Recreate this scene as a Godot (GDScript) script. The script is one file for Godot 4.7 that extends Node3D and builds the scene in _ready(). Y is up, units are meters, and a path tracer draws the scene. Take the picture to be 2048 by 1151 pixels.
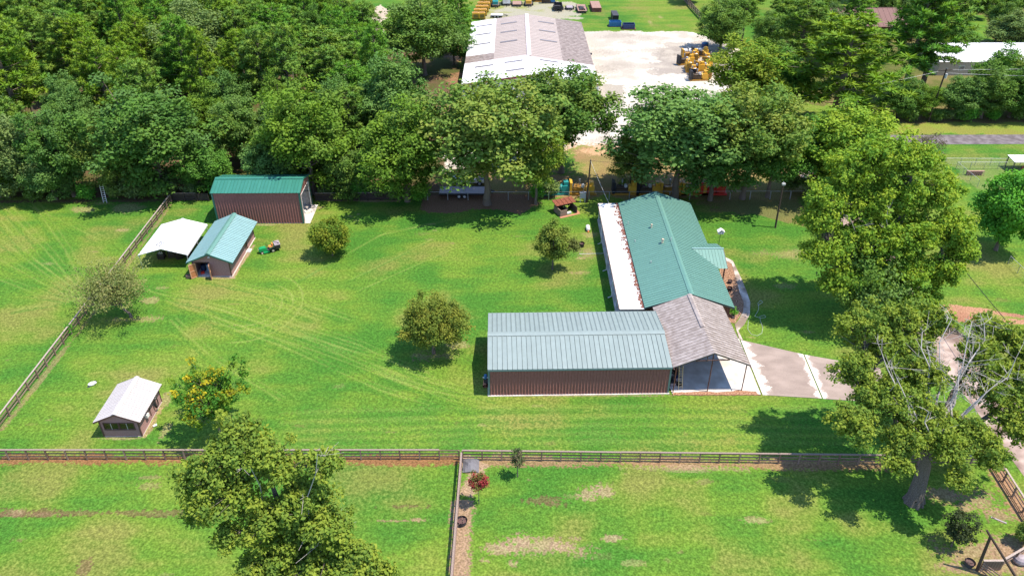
extends Node3D
# ---------------------------------------------------------------- pixel <-> ground helpers (survey of the photograph)
const F := 1550.0
const PITCH := 33.1
const CAMH := 53.0
var st_ := sin(deg_to_rad(PITCH))
var ct_ := cos(deg_to_rad(PITCH))
var used := {}
var M := {}

func ray(px: float, py: float) -> Vector3:
	var u := (px - 1024.0) / F
	var v := (py - 575.5) / F
	return Vector3(u, -st_ - v * ct_, -(ct_ - v * st_))
func g(px: float, py: float, h := 0.0) -> Vector3:
	var r := ray(px, py)
	var t := (h - CAMH) / r.y
	return Vector3(r.x * t, h, r.z * t)
func rise(base: Vector3, py: float) -> float:      # height of a thing on the ground whose top shows at row py
	var r := ray(1024, py)
	return CAMH + r.y * (base.z / r.z)
func ppm(base: Vector3, h := 0.0) -> float:          # pixels per metre at a point
	var d := base + Vector3(0, h - CAMH, 0)
	return F / (-d.z * ct_ - d.y * st_)

# ---------------------------------------------------------------- mesh builder
class MB:
	var v := PackedVector3Array()
	var n := PackedVector3Array()
	var c := PackedColorArray()
	var col := Color(1, 1, 1)
	func tri(a: Vector3, b: Vector3, d: Vector3) -> void:
		var nn := (d - a).cross(b - a).normalized()
		v.append(a); v.append(b); v.append(d)
		n.append(nn); n.append(nn); n.append(nn)
		c.append(col); c.append(col); c.append(col)
	func quad(a: Vector3, b: Vector3, d: Vector3, e: Vector3) -> void:
		tri(a, b, d); tri(a, d, e)
	func box(x0: float, x1: float, y0: float, y1: float, z0: float, z1: float, t := Transform3D.IDENTITY) -> void:
		var p := []
		for i in 8:
			p.append(t * Vector3(x1 if i & 1 else x0, y1 if i & 2 else y0, z1 if i & 4 else z0))
		quad(p[2], p[3], p[7], p[6]); quad(p[0], p[4], p[5], p[1])
		quad(p[4], p[6], p[7], p[5]); quad(p[0], p[1], p[3], p[2])
		quad(p[1], p[5], p[7], p[3]); quad(p[0], p[2], p[6], p[4])
	func bar(a: Vector3, b: Vector3, w: float, h: float, up := Vector3.UP) -> void:
		var z := (b - a).normalized()
		var x := up.cross(z)
		if x.length() < 0.01: x = Vector3.RIGHT.cross(z)
		x = x.normalized()
		var y := z.cross(x)
		box(-w / 2, w / 2, -h / 2, h / 2, 0, a.distance_to(b), Transform3D(Basis(x, y, z), a))
	func tube(a: Vector3, b: Vector3, r0: float, r1: float, k := 8, caps := true) -> void:
		var z := (b - a).normalized()
		var x := Vector3.UP.cross(z)
		if x.length() < 0.01: x = Vector3.RIGHT.cross(z)
		x = x.normalized()
		var y := z.cross(x)
		for i in k:
			var a0 := TAU * i / k
			var a1 := TAU * (i + 1) / k
			var d0 := x * cos(a0) + y * sin(a0)
			var d1 := x * cos(a1) + y * sin(a1)
			var s := v.size()
			quad(a + d0 * r0, b + d0 * r1, b + d1 * r1, a + d1 * r0)
			n[s] = d0; n[s + 1] = d0; n[s + 2] = d1; n[s + 3] = d0; n[s + 4] = d1; n[s + 5] = d1
			if caps:
				tri(b, b + d1 * r1, b + d0 * r1); tri(a, a + d0 * r0, a + d1 * r0)
	func ball(o: Vector3, r: Vector3, k := 8) -> void:
		for i in k:
			for j in k / 2:
				var q := []
				for e in [[0, 0], [1, 0], [1, 1], [0, 1]]:
					var th: float = TAU * (i + e[0]) / k
					var ph: float = -PI / 2 + TAU * (j + e[1]) / k
					q.append(o + Vector3(cos(th) * cos(ph), sin(ph), sin(th) * cos(ph)) * r)
				quad(q[0], q[1], q[2], q[3])
	func poly(pts: PackedVector2Array, y0: float, y1: float) -> void:      # upright prism over an x,z outline
		var id := Geometry2D.triangulate_polygon(pts)
		for i in range(0, id.size(), 3):
			var a := pts[id[i]]; var b := pts[id[i + 1]]; var d := pts[id[i + 2]]
			if (b - a).cross(d - a) > 0: var t := b; b = d; d = t
			tri(Vector3(a.x, y1, a.y), Vector3(d.x, y1, d.y), Vector3(b.x, y1, b.y))
		for i in pts.size():
			var a := pts[i]; var b := pts[(i + 1) % pts.size()]
			quad(Vector3(a.x, y0, a.y), Vector3(a.x, y1, a.y), Vector3(b.x, y1, b.y), Vector3(b.x, y0, b.y))
	func mesh() -> ArrayMesh:
		var ar := []
		ar.resize(Mesh.ARRAY_MAX)
		ar[Mesh.ARRAY_VERTEX] = v; ar[Mesh.ARRAY_NORMAL] = n; ar[Mesh.ARRAY_COLOR] = c
		var m := ArrayMesh.new()
		m.add_surface_from_arrays(Mesh.PRIMITIVE_TRIANGLES, ar)
		return m

# ---------------------------------------------------------------- nodes
func numbered(s: String) -> String:
	if not used.has(s):
		used[s] = 0
		return s
	used[s] += 1
	return "%s_%03d" % [s, used[s]]
func tag(o: Node, label: String, category: String, group := "") -> Node:
	o.set_meta("label", label); o.set_meta("category", category)
	if group: o.set_meta("group", group)
	return o
func thing(called: String, label: String, category: String, at: Vector3, turn := 0.0, group := "") -> Node3D:
	var o := Node3D.new()
	o.name = numbered(called)
	add_child(o)
	o.position = at; o.rotation.y = turn
	tag(o, label, category, group)
	return o
func put(called: String, mb: MB, m: Material, parent: Node) -> MeshInstance3D:
	return putm(called, mb.mesh(), m, parent)
func putm(called: String, me: Mesh, m: Material, parent: Node) -> MeshInstance3D:
	var o := MeshInstance3D.new()
	o.name = numbered(called) if parent == self else called
	o.mesh = me
	o.material_override = m
	parent.add_child(o, true)
	return o
func struct(called: String, mb: MB, m: Material) -> MeshInstance3D:
	var o := put(called, mb, m, self)
	o.set_meta("kind", "structure")
	return o
func dup(o: Node3D, at: Vector3, turn: float, label := "") -> Node3D:
	var c: Node3D = o.duplicate()
	c.name = numbered(String(o.name))
	add_child(c)
	c.position = at; c.rotation.y = turn
	if label: c.set_meta("label", label)
	return c

# ---------------------------------------------------------------- materials
func lin(r: float, gg: float, b: float) -> Color:
	return Color(r, gg, b).linear_to_srgb()
func noise_tex(freq: float, lo: Color, hi: Color, seed_ := 1, oct := 4, size := 512) -> NoiseTexture2D:
	var f := FastNoiseLite.new()
	f.noise_type = FastNoiseLite.TYPE_SIMPLEX_SMOOTH
	f.frequency = freq; f.fractal_octaves = oct; f.seed = seed_
	var gr := Gradient.new()
	gr.set_color(0, lo); gr.set_color(1, hi)
	gr.set_offset(0, 0.25); gr.set_offset(1, 0.75)
	var t := NoiseTexture2D.new()
	t.width = size; t.height = size; t.seamless = true
	t.noise = f; t.color_ramp = gr
	return t
func mat(c: Color, rough := 0.7, metal := 0.0, tex: Texture2D = null, scale := 1.0) -> StandardMaterial3D:
	var m := StandardMaterial3D.new()
	m.albedo_color = c
	m.roughness = rough; m.metallic = metal
	if tex:
		m.albedo_texture = tex
		m.uv1_triplanar = true; m.uv1_world_triplanar = true
		m.uv1_scale = Vector3.ONE * scale
	return m
func leafmat(c: Color, rough := 0.8, back := 0.85) -> StandardMaterial3D:
	var m := StandardMaterial3D.new()
	m.albedo_color = c
	m.vertex_color_use_as_albedo = true
	m.roughness = rough
	m.cull_mode = BaseMaterial3D.CULL_DISABLED
	m.metallic_specular = .18
	m.backlight_enabled = true
	m.backlight = Color(back, back, back * 0.6)
	return m
func make_materials() -> void:
	var dirt := noise_tex(0.012, Color(0.962, 0.96, 0.957), Color(1, 1, 1), 3, 5)
	var grime := noise_tex(0.03, Color(0.80, 0.78, 0.76), Color(1, 1, 1), 7, 5)
	var streak := noise_tex(0.02, Color(0.92, 0.91, 0.90), Color(1, 1, 1), 11, 4)
	M.shop_roof = [mat(lin(.225, .275, .26), .42, 0, dirt, .12), mat(lin(.22, .268, .254), .42, 0, dirt, .1), mat(lin(.235, .285, .27), .42, 0, dirt, .14)]
	M.house_roof = [mat(lin(.115, .245, .20), .45, 0, dirt, .12), mat(lin(.12, .255, .208), .45, 0, dirt, .1)]
	M.barn_roof = [mat(lin(.028, .165, .12), .45, 0, dirt, .12), mat(lin(.032, .175, .127), .45, 0, dirt, .1)]
	M.shed_roof = [mat(lin(.235, .385, .375), .42, 0, dirt, .12), mat(lin(.245, .40, .39), .42, 0, dirt, .1)]
	M.deck = mat(lin(.06, .075, .072), .8)
	M.green_trim = mat(lin(.03, .13, .10), .45)
	M.dark_trim = mat(lin(.025, .05, .05), .5)
	M.tan_roof = [mat(lin(.40, .345, .315), .5, 0, grime, .08), mat(lin(.385, .33, .30), .5, 0, grime, .07)]
	M.small_roof = [mat(lin(.50, .455, .43), .45, 0, dirt, .15), mat(lin(.52, .475, .45), .45, 0, dirt, .12)]
	M.brown_metal = mat(lin(.285, .130, .112), .62, 0, streak, .3)
	M.brown_metal.metallic_specular = .3
	M.brown_dark = mat(lin(.10, .05, .045), .6)
	M.liner = mat(lin(.45, .46, .47), .6, 0, streak, .2)
	M.siding = mat(lin(.34, .195, .18), .7, 0, streak, .4)
	M.brick = mat(lin(.17, .07, .05), .9, 0, grime, .8)
	M.white_paint = mat(lin(.80, .80, .79), .5, 0, noise_tex(0.012, Color(0.9, 0.88, 0.86), Color(1, 1, 1), 5), .1)
	M.white_tarp = mat(lin(.78, .78, .77), .45, 0, dirt, .08)
	M.pink_roof = [mat(lin(.37, .305, .265), .6, 0, dirt, .05), mat(lin(.385, .315, .275), .6, 0, dirt, .06)]
	M.old_roof = [mat(lin(.31, .25, .22), .6, 0, grime, .06), mat(lin(.29, .235, .205), .6, 0, grime, .05)]
	M.white_roof = [mat(lin(.78, .77, .76), .5, 0, dirt, .05), mat(lin(.75, .745, .74), .5, 0, dirt, .06)]
	M.skylight = mat(lin(.16, .14, .14), .4)
	M.maroon = mat(lin(.18, .02, .03), .5)
	M.steel = mat(lin(.35, .36, .38), .4, .6)
	M.galv = mat(lin(.5, .5, .5), .5, .3)
	M.rust_pipe = mat(lin(.16, .06, .04), .7, 0, grime, .9)
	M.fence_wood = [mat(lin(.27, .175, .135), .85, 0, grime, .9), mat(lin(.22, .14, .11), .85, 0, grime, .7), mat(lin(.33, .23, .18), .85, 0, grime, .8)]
	M.fence_cap = mat(lin(.31, .235, .195), .85, 0, grime, .7)
	M.fence_pale = mat(lin(.43, .35, .30), .8, 0, grime, .7)
	M.tarp = mat(lin(.13, .125, .135), .7)
	M.hose = mat(lin(.42, .46, .36), .7)
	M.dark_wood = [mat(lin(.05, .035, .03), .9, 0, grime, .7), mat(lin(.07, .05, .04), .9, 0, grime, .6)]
	M.door_wood = mat(lin(.42, .17, .07), .7, 0, streak, .8)
	M.door_frame = mat(lin(.55, .30, .17), .7, 0, streak, .8)
	M.light_wood = mat(lin(.62, .47, .28), .7)
	M.pole = mat(lin(.07, .045, .033), .9, 0, grime, .6)
	M.bark = mat(lin(.20, .16, .125), .95, 0, grime, .7)
	M.pale_bark = mat(lin(.25, .215, .185), .95, 0, noise_tex(0.05, Color(.45, .42, .40), Color(1, 1, 1), 71, 5), .5)
	M.dead = mat(lin(.40, .365, .335), .9)
	M.concrete = mat(lin(.62, .58, .54), .85, 0, noise_tex(0.01, Color(0.88, 0.86, 0.84), Color(1, 1, 1), 21, 5), .1)
	M.slab = mat(lin(.40, .325, .28), .9, 0, noise_tex(0.012, Color(.80, .78, .76), Color(1, 1, 1), 23, 6, 1024), .03)
	M.slab_pale = mat(lin(.66, .58, .52), .9, 0, noise_tex(0.02, Color(.80, .78, .76), Color(1, 1, 1), 24, 5), .1)
	M.walk = mat(lin(.62, .56, .51), .85, 0, noise_tex(0.008, Color(.60, .55, .5), Color(1, .98, .96), 29, 5), .08)
	M.asphalt = mat(lin(.17, .145, .15), .9, 0, noise_tex(0.02, Color(.78, .76, .76), Color(1, 1, 1), 31, 5), .06)
	M.dirt_road = mat(lin(.42, .32, .27), .95, 0, noise_tex(0.01, Color(.66, .62, .6), Color(1, 1, 1), 33, 5), .06)
	M.bed = mat(lin(.44, .27, .17), .95, 0, noise_tex(0.08, Color(.55, .48, .42), Color(1, 1, 1), 37, 4), .12)
	M.yellow = mat(lin(.60, .33, .03), .5)
	M.yellow_b = mat(lin(.46, .24, .03), .55, 0, grime, .5)
	M.teal = mat(lin(.015, .23, .22), .5)
	M.red = mat(lin(.55, .03, .02), .5)
	M.black = mat(lin(.012, .012, .014), .6)
	M.rubber = mat(lin(.018, .018, .018), .9)
	M.charcoal = mat(lin(.035, .035, .04), .7)
	M.engine = mat(lin(.10, .07, .045), .6, .2, grime, 1.2)
	M.blue = mat(lin(.02, .13, .30), .5)
	M.navy = mat(lin(.015, .04, .12), .5)
	M.tractor = mat(lin(.012, .26, .075), .35)
	M.orange = mat(lin(.75, .22, .05), .6)
	M.cream = mat(lin(.75, .6, .42), .6)
	M.rust = mat(lin(.33, .10, .05), .85, 0, noise_tex(0.03, Color(.5, .45, .42), Color(1, 1, 1), 41, 5), .4)
	M.plank = mat(lin(.27, .19, .15), .85, 0, grime, .5)
	M.pale_plank = mat(lin(.36, .22, .17), .85, 0, grime, .4)
	M.glass = mat(Color(0.05, 0.09, 0.09, 0.45), 0.05)
	M.glass.transparency = BaseMaterial3D.TRANSPARENCY_ALPHA
	M.clear = mat(Color(0.55, 0.62, 0.63, 0.35), 0.15)
	M.clear.transparency = BaseMaterial3D.TRANSPARENCY_ALPHA
	M.shingle = mat(lin(.23, .13, .115), .9, 0, grime, .3)
	M.tan_wall = mat(lin(.42, .36, .28), .85)
	M.litter = mat(lin(.17, .065, .042), .95)
	M.terracotta = mat(lin(.40, .18, .10), .85)
	M.tub = mat(lin(.30, .25, .26), .6)

# ---------------------------------------------------------------- building helpers
func slope(parent: Node, a: Vector3, b: Vector3, down: Vector3, n: int, mats: Array, rib := .06, called := "roof_panel", gap := .03) -> void:
	if down.cross(b - a).y < 0:
		var sw := a
		a = b; b = sw
	var x := (b - a).normalized()
	var z := down.normalized()
	var y := z.cross(x).normalized()
	var w := a.distance_to(b) / n
	var l := down.length()
	var mb := MB.new()
	mb.box(.003, w - gap, -.03, 0, 0, l)
	mb.box(.006, .05, 0, rib, .002, l - .004)
	var me := mb.mesh()
	for i in n:
		var o := putm(called, me, mats[(i * 7 + i / 3) % mats.size()], parent)
		o.transform = Transform3D(Basis(x, y, z), a + x * w * i)
	if gap > .02:
		var dk := MB.new()
		dk.box(.01, w * n - .01, -.07, -.035, .02, l - .02)
		var d := put("roof_deck", dk, M.deck, parent)
		d.transform = Transform3D(Basis(x, y, z), a)
func top_at(top: Array, s: float) -> float:
	for i in range(1, top.size()):
		if s <= top[i][0] + .0001:
			var k: float = (s - top[i - 1][0]) / maxf(.0001, top[i][0] - top[i - 1][0])
			return lerpf(top[i - 1][1], top[i][1], k)
	return top[top.size() - 1][1]
func rib_wall(mb: MB, p0: Vector3, p1: Vector3, y0: float, top: Array, sp := .3, depth := .035) -> void:
	var x := (p1 - p0).normalized()
	var out := x.cross(Vector3.UP)
	var l := p0.distance_to(p1)
	var pts := []
	var s := 0.0
	while s < l:
		for e in [[0.0, 0.0], [sp * .36, 0.0], [sp * .46, 1.0], [sp * .56, 1.0]]:
			if s + e[0] < l: pts.append([s + e[0], e[1]])
		s += sp
	pts.append([l, 0.0])
	for t in top:
		if t[0] > 0 and t[0] < l: pts.append([t[0], .5])
	pts.sort_custom(func(a, b): return a[0] < b[0])
	for i in range(1, pts.size()):
		var q0: Vector3 = p0 + x * pts[i - 1][0] - out * (-depth * pts[i - 1][1])
		var q1: Vector3 = p0 + x * pts[i][0] - out * (-depth * pts[i][1])
		var h0 := Vector3.UP * top_at(top, pts[i - 1][0])
		var h1 := Vector3.UP * top_at(top, pts[i][0])
		var b0 := Vector3.UP * y0
		mb.quad(q0 + b0, q0 + h0, q1 + h1, q1 + b0)
func lap_wall(mb: MB, p0: Vector3, p1: Vector3, y0: float, top: Array, bh := .2, holes := []) -> void:
	var x := (p1 - p0).normalized()
	var out := x.cross(Vector3.UP)
	var l := p0.distance_to(p1)
	var mx := 0.0
	for t in top: mx = maxf(mx, t[1])
	var y := y0
	while y < mx - .02:
		var yt := minf(y + bh, mx)
		var ym := (y + yt) / 2
		var s0 := 0.0
		var s1 := l
		while s0 < l and top_at(top, s0) < ym: s0 += .02
		while s1 > 0 and top_at(top, s1) < ym: s1 -= .02
		var spans := [[s0, s1]]
		for h in holes:
			if ym > h[2] and ym < h[3]:
				var ns := []
				for q in spans:
					if h[1] <= q[0] or h[0] >= q[1]: ns.append(q)
					else:
						if h[0] > q[0]: ns.append([q[0], h[0]])
						if h[1] < q[1]: ns.append([h[1], q[1]])
				spans = ns
		for q in spans:
			if q[1] - q[0] < .03: continue
			var a: Vector3 = p0 + x * q[0]
			var b: Vector3 = p0 + x * q[1]
			var o := out * .03
			var u0 := Vector3.UP * y
			var u1 := Vector3.UP * yt
			mb.quad(a + u0 + o, a + u1, b + u1, b + u0 + o)
			mb.quad(a + u0, a + u0 + o, b + u0 + o, b + u0)
		y += bh
func px_poly(a: Array, h := 0.0) -> PackedVector2Array:
	var r := PackedVector2Array()
	for p in a:
		var q := g(p[0], p[1], h)
		r.append(Vector2(q.x, q.z))
	return r

# ---------------------------------------------------------------- main
func _ready() -> void:
	var cam := Camera3D.new()
	cam.name = "camera"
	add_child(cam)
	cam.position = Vector3(0, CAMH, 0)
	cam.rotation_degrees = Vector3(-PITCH, 0, 0)
	cam.fov = rad_to_deg(2 * atan(575.5 / F))
	cam.near = 0.5; cam.far = 3000
	cam.current = true
	var we := WorldEnvironment.new()
	we.name = "world_environment"
	var env := Environment.new()
	env.background_mode = Environment.BG_SKY
	var sky := Sky.new()
	var sm := ProceduralSkyMaterial.new()
	sm.sky_top_color = Color(0.42, 0.55, 0.76)
	sm.sky_horizon_color = Color(0.86, 0.89, 0.92)
	sm.sky_curve = 0.12
	sm.ground_bottom_color = Color(0.20, 0.26, 0.12)
	sm.ground_horizon_color = Color(0.62, 0.70, 0.72)
	sky.sky_material = sm
	env.sky = sky
	env.tonemap_mode = Environment.TONE_MAPPER_LINEAR
	env.tonemap_exposure = 1.62
	env.background_energy_multiplier = 1.45
	env.sdfgi_enabled = true; env.ssao_enabled = true; env.ssil_enabled = true
	we.environment = env
	add_child(we)
	var sun := DirectionalLight3D.new()
	sun.name = "sun"
	add_child(sun)
	sun.light_energy = 1.55
	sun.light_color = Color(1.0, 0.96, 0.90)
	sun.light_angular_distance = 0.5
	sun.shadow_enabled = true
	sun.look_at_from_position(Vector3.ZERO, Vector3(-0.415, -1, -0.075), Vector3.FORWARD)
	make_materials()
	ground()
	paving()
	shop()
	house()
	carport()
	barn()
	middle_shed()
	canopy()
	small_shed()
	far_workshop()
	far_houses()
	fences()
	trees()
	machines()
	small_things()
	poles_and_wires()

# ---------------------------------------------------------------- ground
var GX0 := -165.0
var GX1 := 165.0
var GZ0 := -255.0
var GZ1 := -28.0
var GS := 0.2
var gw := 0
var gh := 0
var buf: PackedByteArray
var n1: PackedByteArray
var n2: PackedByteArray
var n3: PackedByteArray
func nimg(per_m: float, seed_: int, oct := 4, sx := 1) -> PackedByteArray:      # noise bytes over the sheet, continuous from sheet to sheet
	var f := FastNoiseLite.new()
	f.noise_type = FastNoiseLite.TYPE_SIMPLEX_SMOOTH
	f.frequency = per_m * GS; f.seed = seed_; f.fractal_octaves = oct
	f.offset = Vector3(GX0 / GS / sx, GZ0 / GS, 0)
	var d := f.get_image(gw / sx, gh, false, false, false).get_data()
	return d
func blend(i: int, c: Color, k: float) -> void:
	var j := i * 3
	buf[j] = int(lerpf(buf[j], c.r * 255, k))
	buf[j + 1] = int(lerpf(buf[j + 1], c.g * 255, k))
	buf[j + 2] = int(lerpf(buf[j + 2], c.b * 255, k))
func grain(i: int) -> float:
	return (n3[i] - 128) / 90.0
func blob(px: float, py: float, rx: float, rz: float, c: Color, k := 1.0, rough := .9) -> void:
	var o := g(px, py)
	blobw(o, rx, rz, c, k, rough)
func blobw(o: Vector3, rx: float, rz: float, c: Color, k := 1.0, rough := .9) -> void:
	for iz in range(maxi(0, int((o.z - rz * 1.8 - GZ0) / GS)), mini(gh, int((o.z + rz * 1.8 - GZ0) / GS))):
		for ix in range(maxi(0, int((o.x - rx * 1.8 - GX0) / GS)), mini(gw, int((o.x + rx * 1.8 - GX0) / GS))):
			var dx := (GX0 + ix * GS - o.x) / rx
			var dz := (GZ0 + iz * GS - o.z) / rz
			var i := iz * gw + ix
			var d := sqrt(dx * dx + dz * dz) + ((n2[i] - 128) / 85.0 + grain(i) * .8) * rough
			if d < 1.0: blend(i, c.lightened(maxf(0, grain(i)) * .12).darkened(maxf(0, -grain(i)) * .2), k * smoothstep(1.0, .75, d))
func line(pts: Array, w: float, c: Color, k := 1.0, rough := .5) -> void:
	for e in range(1, pts.size()):
		var a := g(pts[e - 1][0], pts[e - 1][1])
		var b := g(pts[e][0], pts[e][1])
		linew(Vector2(a.x, a.z), Vector2(b.x, b.z), w, c, k, rough)
func linew(a: Vector2, b: Vector2, w: float, c: Color, k := 1.0, rough := .5) -> void:
	var steps := int(a.distance_to(b) / GS) + 1
	var dir := (b - a).normalized()
	var nn := Vector2(-dir.y, dir.x)
	var hw := int(w * 1.6 / GS) + 1
	for s in steps:
		for q in range(-hw, hw + 1):
			var p := a + dir * (s * GS) + nn * (q * GS * .7)
			var ix := int((p.x - GX0) / GS)
			var iz := int((p.y - GZ0) / GS)
			if ix < 0 or iz < 0 or ix >= gw or iz >= gh: continue
			var i := iz * gw + ix
			var d := absf(q * GS * .7) / w + ((n2[i] - 128) / 85.0 + grain(i)) * rough
			if d < 1.0: blend(i, c.darkened(maxf(0, -grain(i)) * .2), k * smoothstep(1.0, .6, d))
func area(px: Array, c: Color, c2: Color, k := 1.0, wob := 3.0) -> void:
	areaw(px_poly(px), c, c2, k, wob)
func areaw(pl: PackedVector2Array, c: Color, c2: Color, k := 1.0, wob := 3.0) -> void:
	var x0 := 1e9; var x1 := -1e9; var z0 := 1e9; var z1 := -1e9
	for p in pl:
		x0 = minf(x0, p.x); x1 = maxf(x1, p.x); z0 = minf(z0, p.y); z1 = maxf(z1, p.y)
	for iz in range(maxi(0, int((z0 - wob - GZ0) / GS)), mini(gh, int((z1 + wob - GZ0) / GS))):
		for ix in range(maxi(0, int((x0 - wob - GX0) / GS)), mini(gw, int((x1 + wob - GX0) / GS))):
			var i := iz * gw + ix
			var o := ((n2[i] - 128) / 85.0 + grain(i) * .4) * wob
			if Geometry2D.is_point_in_polygon(Vector2(GX0 + ix * GS + o, GZ0 + iz * GS + o * .7), pl):
				var m := clampf((n1[i] * .5 + n2[i] * .5 - 106) / 45.0 + grain(i) * .35, 0, 1)
				blend(i, c.lerp(c2, m), k)

func ground() -> void:
	GX0 = -92.0; GX1 = 92.0; GZ0 = -108.0; GZ1 = -28.0; GS = .1
	ground_sheet("lawn")
	GX0 = -165.0; GX1 = 165.0; GZ0 = -255.0; GZ1 = -108.0; GS = .25
	ground_sheet("far_grass")
	var mb := MB.new()
	mb.quad(Vector3(-1500, -.02, -1800), Vector3(1500, -.02, -1800), Vector3(1500, -.02, 900), Vector3(-1500, -.02, 900))
	struct("ground", mb, mat(lin(.13, .26, .03), .95, 0, noise_tex(0.01, Color(.6, .62, .5), Color(1, 1, 1), 61, 5), .02))
func ground_sheet(called: String) -> void:
	gw = int((GX1 - GX0) / GS)
	gh = int((GZ1 - GZ0) / GS)
	n1 = nimg(0.032, 5, 3)
	n2 = nimg(0.16, 9, 4)
	n3 = nimg(2.2, 13, 3)
	var n4 := nimg(0.30, 19, 4, 4)
	var n5 := nimg(0.07, 29, 4)
	var w4 := gw / 4
	buf = PackedByteArray()
	buf.resize(gw * gh * 3)
	var lush := lin(.068, .190, .026)
	var fresh := lin(.142, .240, .031)
	var yell := lin(.225, .268, .050)
	var olive := lin(.225, .205, .066)
	var i := 0
	for iz in gh:
		var near := clampf((GZ0 + iz * GS + 52.0) / 3.0, 0, 1) * .16
		for ix in gw:
			var a := (n1[i] - 128) / 75.0
			var b := (n2[i] * .35 + n4[iz * w4 + mini(ix / 4, w4 - 1)] * .65 - 128) / 55.0
			var d := (n3[i] - 128) / 90.0
			var e := (n5[i] - 128) / 70.0
			var t := clampf(.42 + a * .38 + b * .26 + e * .24, 0, 1)
			var c := lush.lerp(fresh, t * 2) if t < .5 else fresh.lerp(yell, t * 2 - 1)
			var o := clampf(e * .7 + b * .24 - .14 + near + d * .26, 0, .58)
			c = c.lerp(olive, o)
			var f := .98 + d * .17
			buf[i * 3] = int(clampf(c.r * f, 0, 1) * 255)
			buf[i * 3 + 1] = int(clampf(c.g * f, 0, 1) * 255)
			buf[i * 3 + 2] = int(clampf(c.b * f, 0, 1) * 255)
			i += 1
	var soil := lin(.36, .225, .15)
	var pale := lin(.42, .29, .20)
	var brown := lin(.16, .085, .055)
	var litter := lin(.15, .095, .06)
	var sand := lin(.46, .30, .19)
	# mowing passes: pale clippings lines
	var mow := lin(.30, .345, .09)
	for q in [[[300, 582], [450, 622], [620, 680], [800, 748], [1000, 800]], [[560, 640], [720, 690], [860, 760]], [[640, 690], [760, 745], [900, 800], [1010, 822]], [[345, 588], [520, 600], [640, 640]], [[420, 560], [560, 590], [700, 640]], [[0, 385], [120, 440], [200, 480]], [[30, 620], [150, 600], [240, 560]], [[330, 600], [640, 705], [830, 775], [960, 800]], [[380, 600], [700, 700], [860, 745]], [[420, 640], [560, 690], [760, 780], [860, 810]],
			[[0, 405], [90, 500], [150, 570]], [[0, 440], [70, 520], [150, 580]], [[0, 478], [80, 540], [150, 590]], [[0, 520], [110, 580], [160, 600]], [[60, 400], [130, 500], [160, 560]], [[0, 560], [80, 590], [170, 605]],
			[[340, 640], [430, 720], [560, 800]], [[700, 560], [860, 480]], [[720, 580], [900, 500]], [[600, 560], [760, 470], [900, 440]]]:
		line(q, .14, mow, .36, .7)
		line(q.map(func(p): return [p[0] + 11, p[1] - 5]), .11, mow, .26, .8)
		line(q.map(func(p): return [p[0] - 9, p[1] + 6]), .2, lush, .28, .8)
	for r in [[2.3, 1.0], [3.4, 1.2], [4.6, 1.1], [5.6, 1.3]]:
		var o := g(500, 612)
		var last := Vector2.ZERO
		for s in 15:
			var an := -1.2 + s * .2
			var p := Vector2(o.x + cos(an) * r[0] * 1.1, o.z + sin(an) * r[0] * r[1])
			if s: linew(last, p, .13, mow, .5, .7)
			last = p
	for y in [812, 832, 850, 866, 882]:
		line([[560, y + 14], [900, y + 4], [1300, y], [1720, y + 6]], .4, mow, .2, 1.1)
		line([[560, y + 23], [900, y + 13], [1300, y + 9], [1720, y + 15]], .45, lush, .28, 1.1)
	# worn and bare places
	for q in [[1090, 1088, 2.6, 1.1], [1130, 1092, 1.7, .8], [1045, 1080, 1.2, .5], [995, 1098, 1.0, .5], [1150, 1075, .8, .5], [970, 1120, .5, .3], [1023, 1127, .5, .3], [1225, 1075, .8, .3], [1175, 990, .9, .9], [1215, 985, .9, .8]]:
		blob(q[0], q[1], q[2], q[3], pale.lerp(soil, .4), .75, .9)
	for q in [[1085, 1000, 1.8, .35], [1110, 1008, 1.2, .3], [800, 1012, 1.6, .25], [210, 1025, 7.0, .35], [60, 1028, 3.0, .2], [170, 1130, .4, .8]]:
		blob(q[0], q[1], q[2], q[3], lin(.20, .11, .07), .6, 1.0)
	for q in [[780, 1040, 2.2, .15], [830, 1038, .8, .2], [1960, 1000, 1.6, 1.6], [1930, 1015, .8, .5], [1880, 990, 1.4, .8], [2000, 1030, 1.8, 1.2], [1985, 1110, 4.0, 1.6], [2040, 1090, 3, 2], [1900, 1130, 1.6, .5], [1925, 985, .6, .4], [1935, 1140, 2.5, .5]]:
		blob(q[0], q[1], q[2], q[3], soil, .8, .7)
	for q in [[700, 432, .5, .35], [712, 440, .6, .3], [640, 415, .5, .4], [715, 428, .4, .3], [250, 415, 2.6, 1.2], [205, 405, 1.8, .8], [165, 420, 2, .8], [242, 460, .8, .4], [265, 638, 2.0, .6], [300, 600, .8, .5], [1176, 470, 1.4, 1.0], [1180, 500, 1.2, 1.6], [1150, 545, 1.2, .5], [910, 690, 1.0, .6], [1510, 1040, 1.0, .3], [865, 712, 2.6, .9], [330, 860, .4, 1.8]]:
		blob(q[0], q[1], q[2], q[3], sand, .55, .9)
	var rng := RandomNumberGenerator.new()
	rng.seed = 77
	for k in 150:
		var p := g(rng.randf_range(0, 2048), rng.randf_range(420, 1150))
		blobw(p, rng.randf_range(.15, .9), rng.randf_range(.1, .35), [soil, olive, yell, sand][k % 4], rng.randf_range(.2, .5), 1.1)
	# bare strips under the fences
	line([[0, 918], [925, 919]], .75, lin(.30, .13, .07), .8, .6)
	line([[925, 921], [1840, 932]], .65, lin(.36, .20, .13), .75, .7)
	line([[925, 925], [950, 928]], 1.0, pale, .9, .4)
	line([[930, 990], [955, 938], [965, 925]], .9, pale.lerp(soil, .3), .95, .4)
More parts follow.
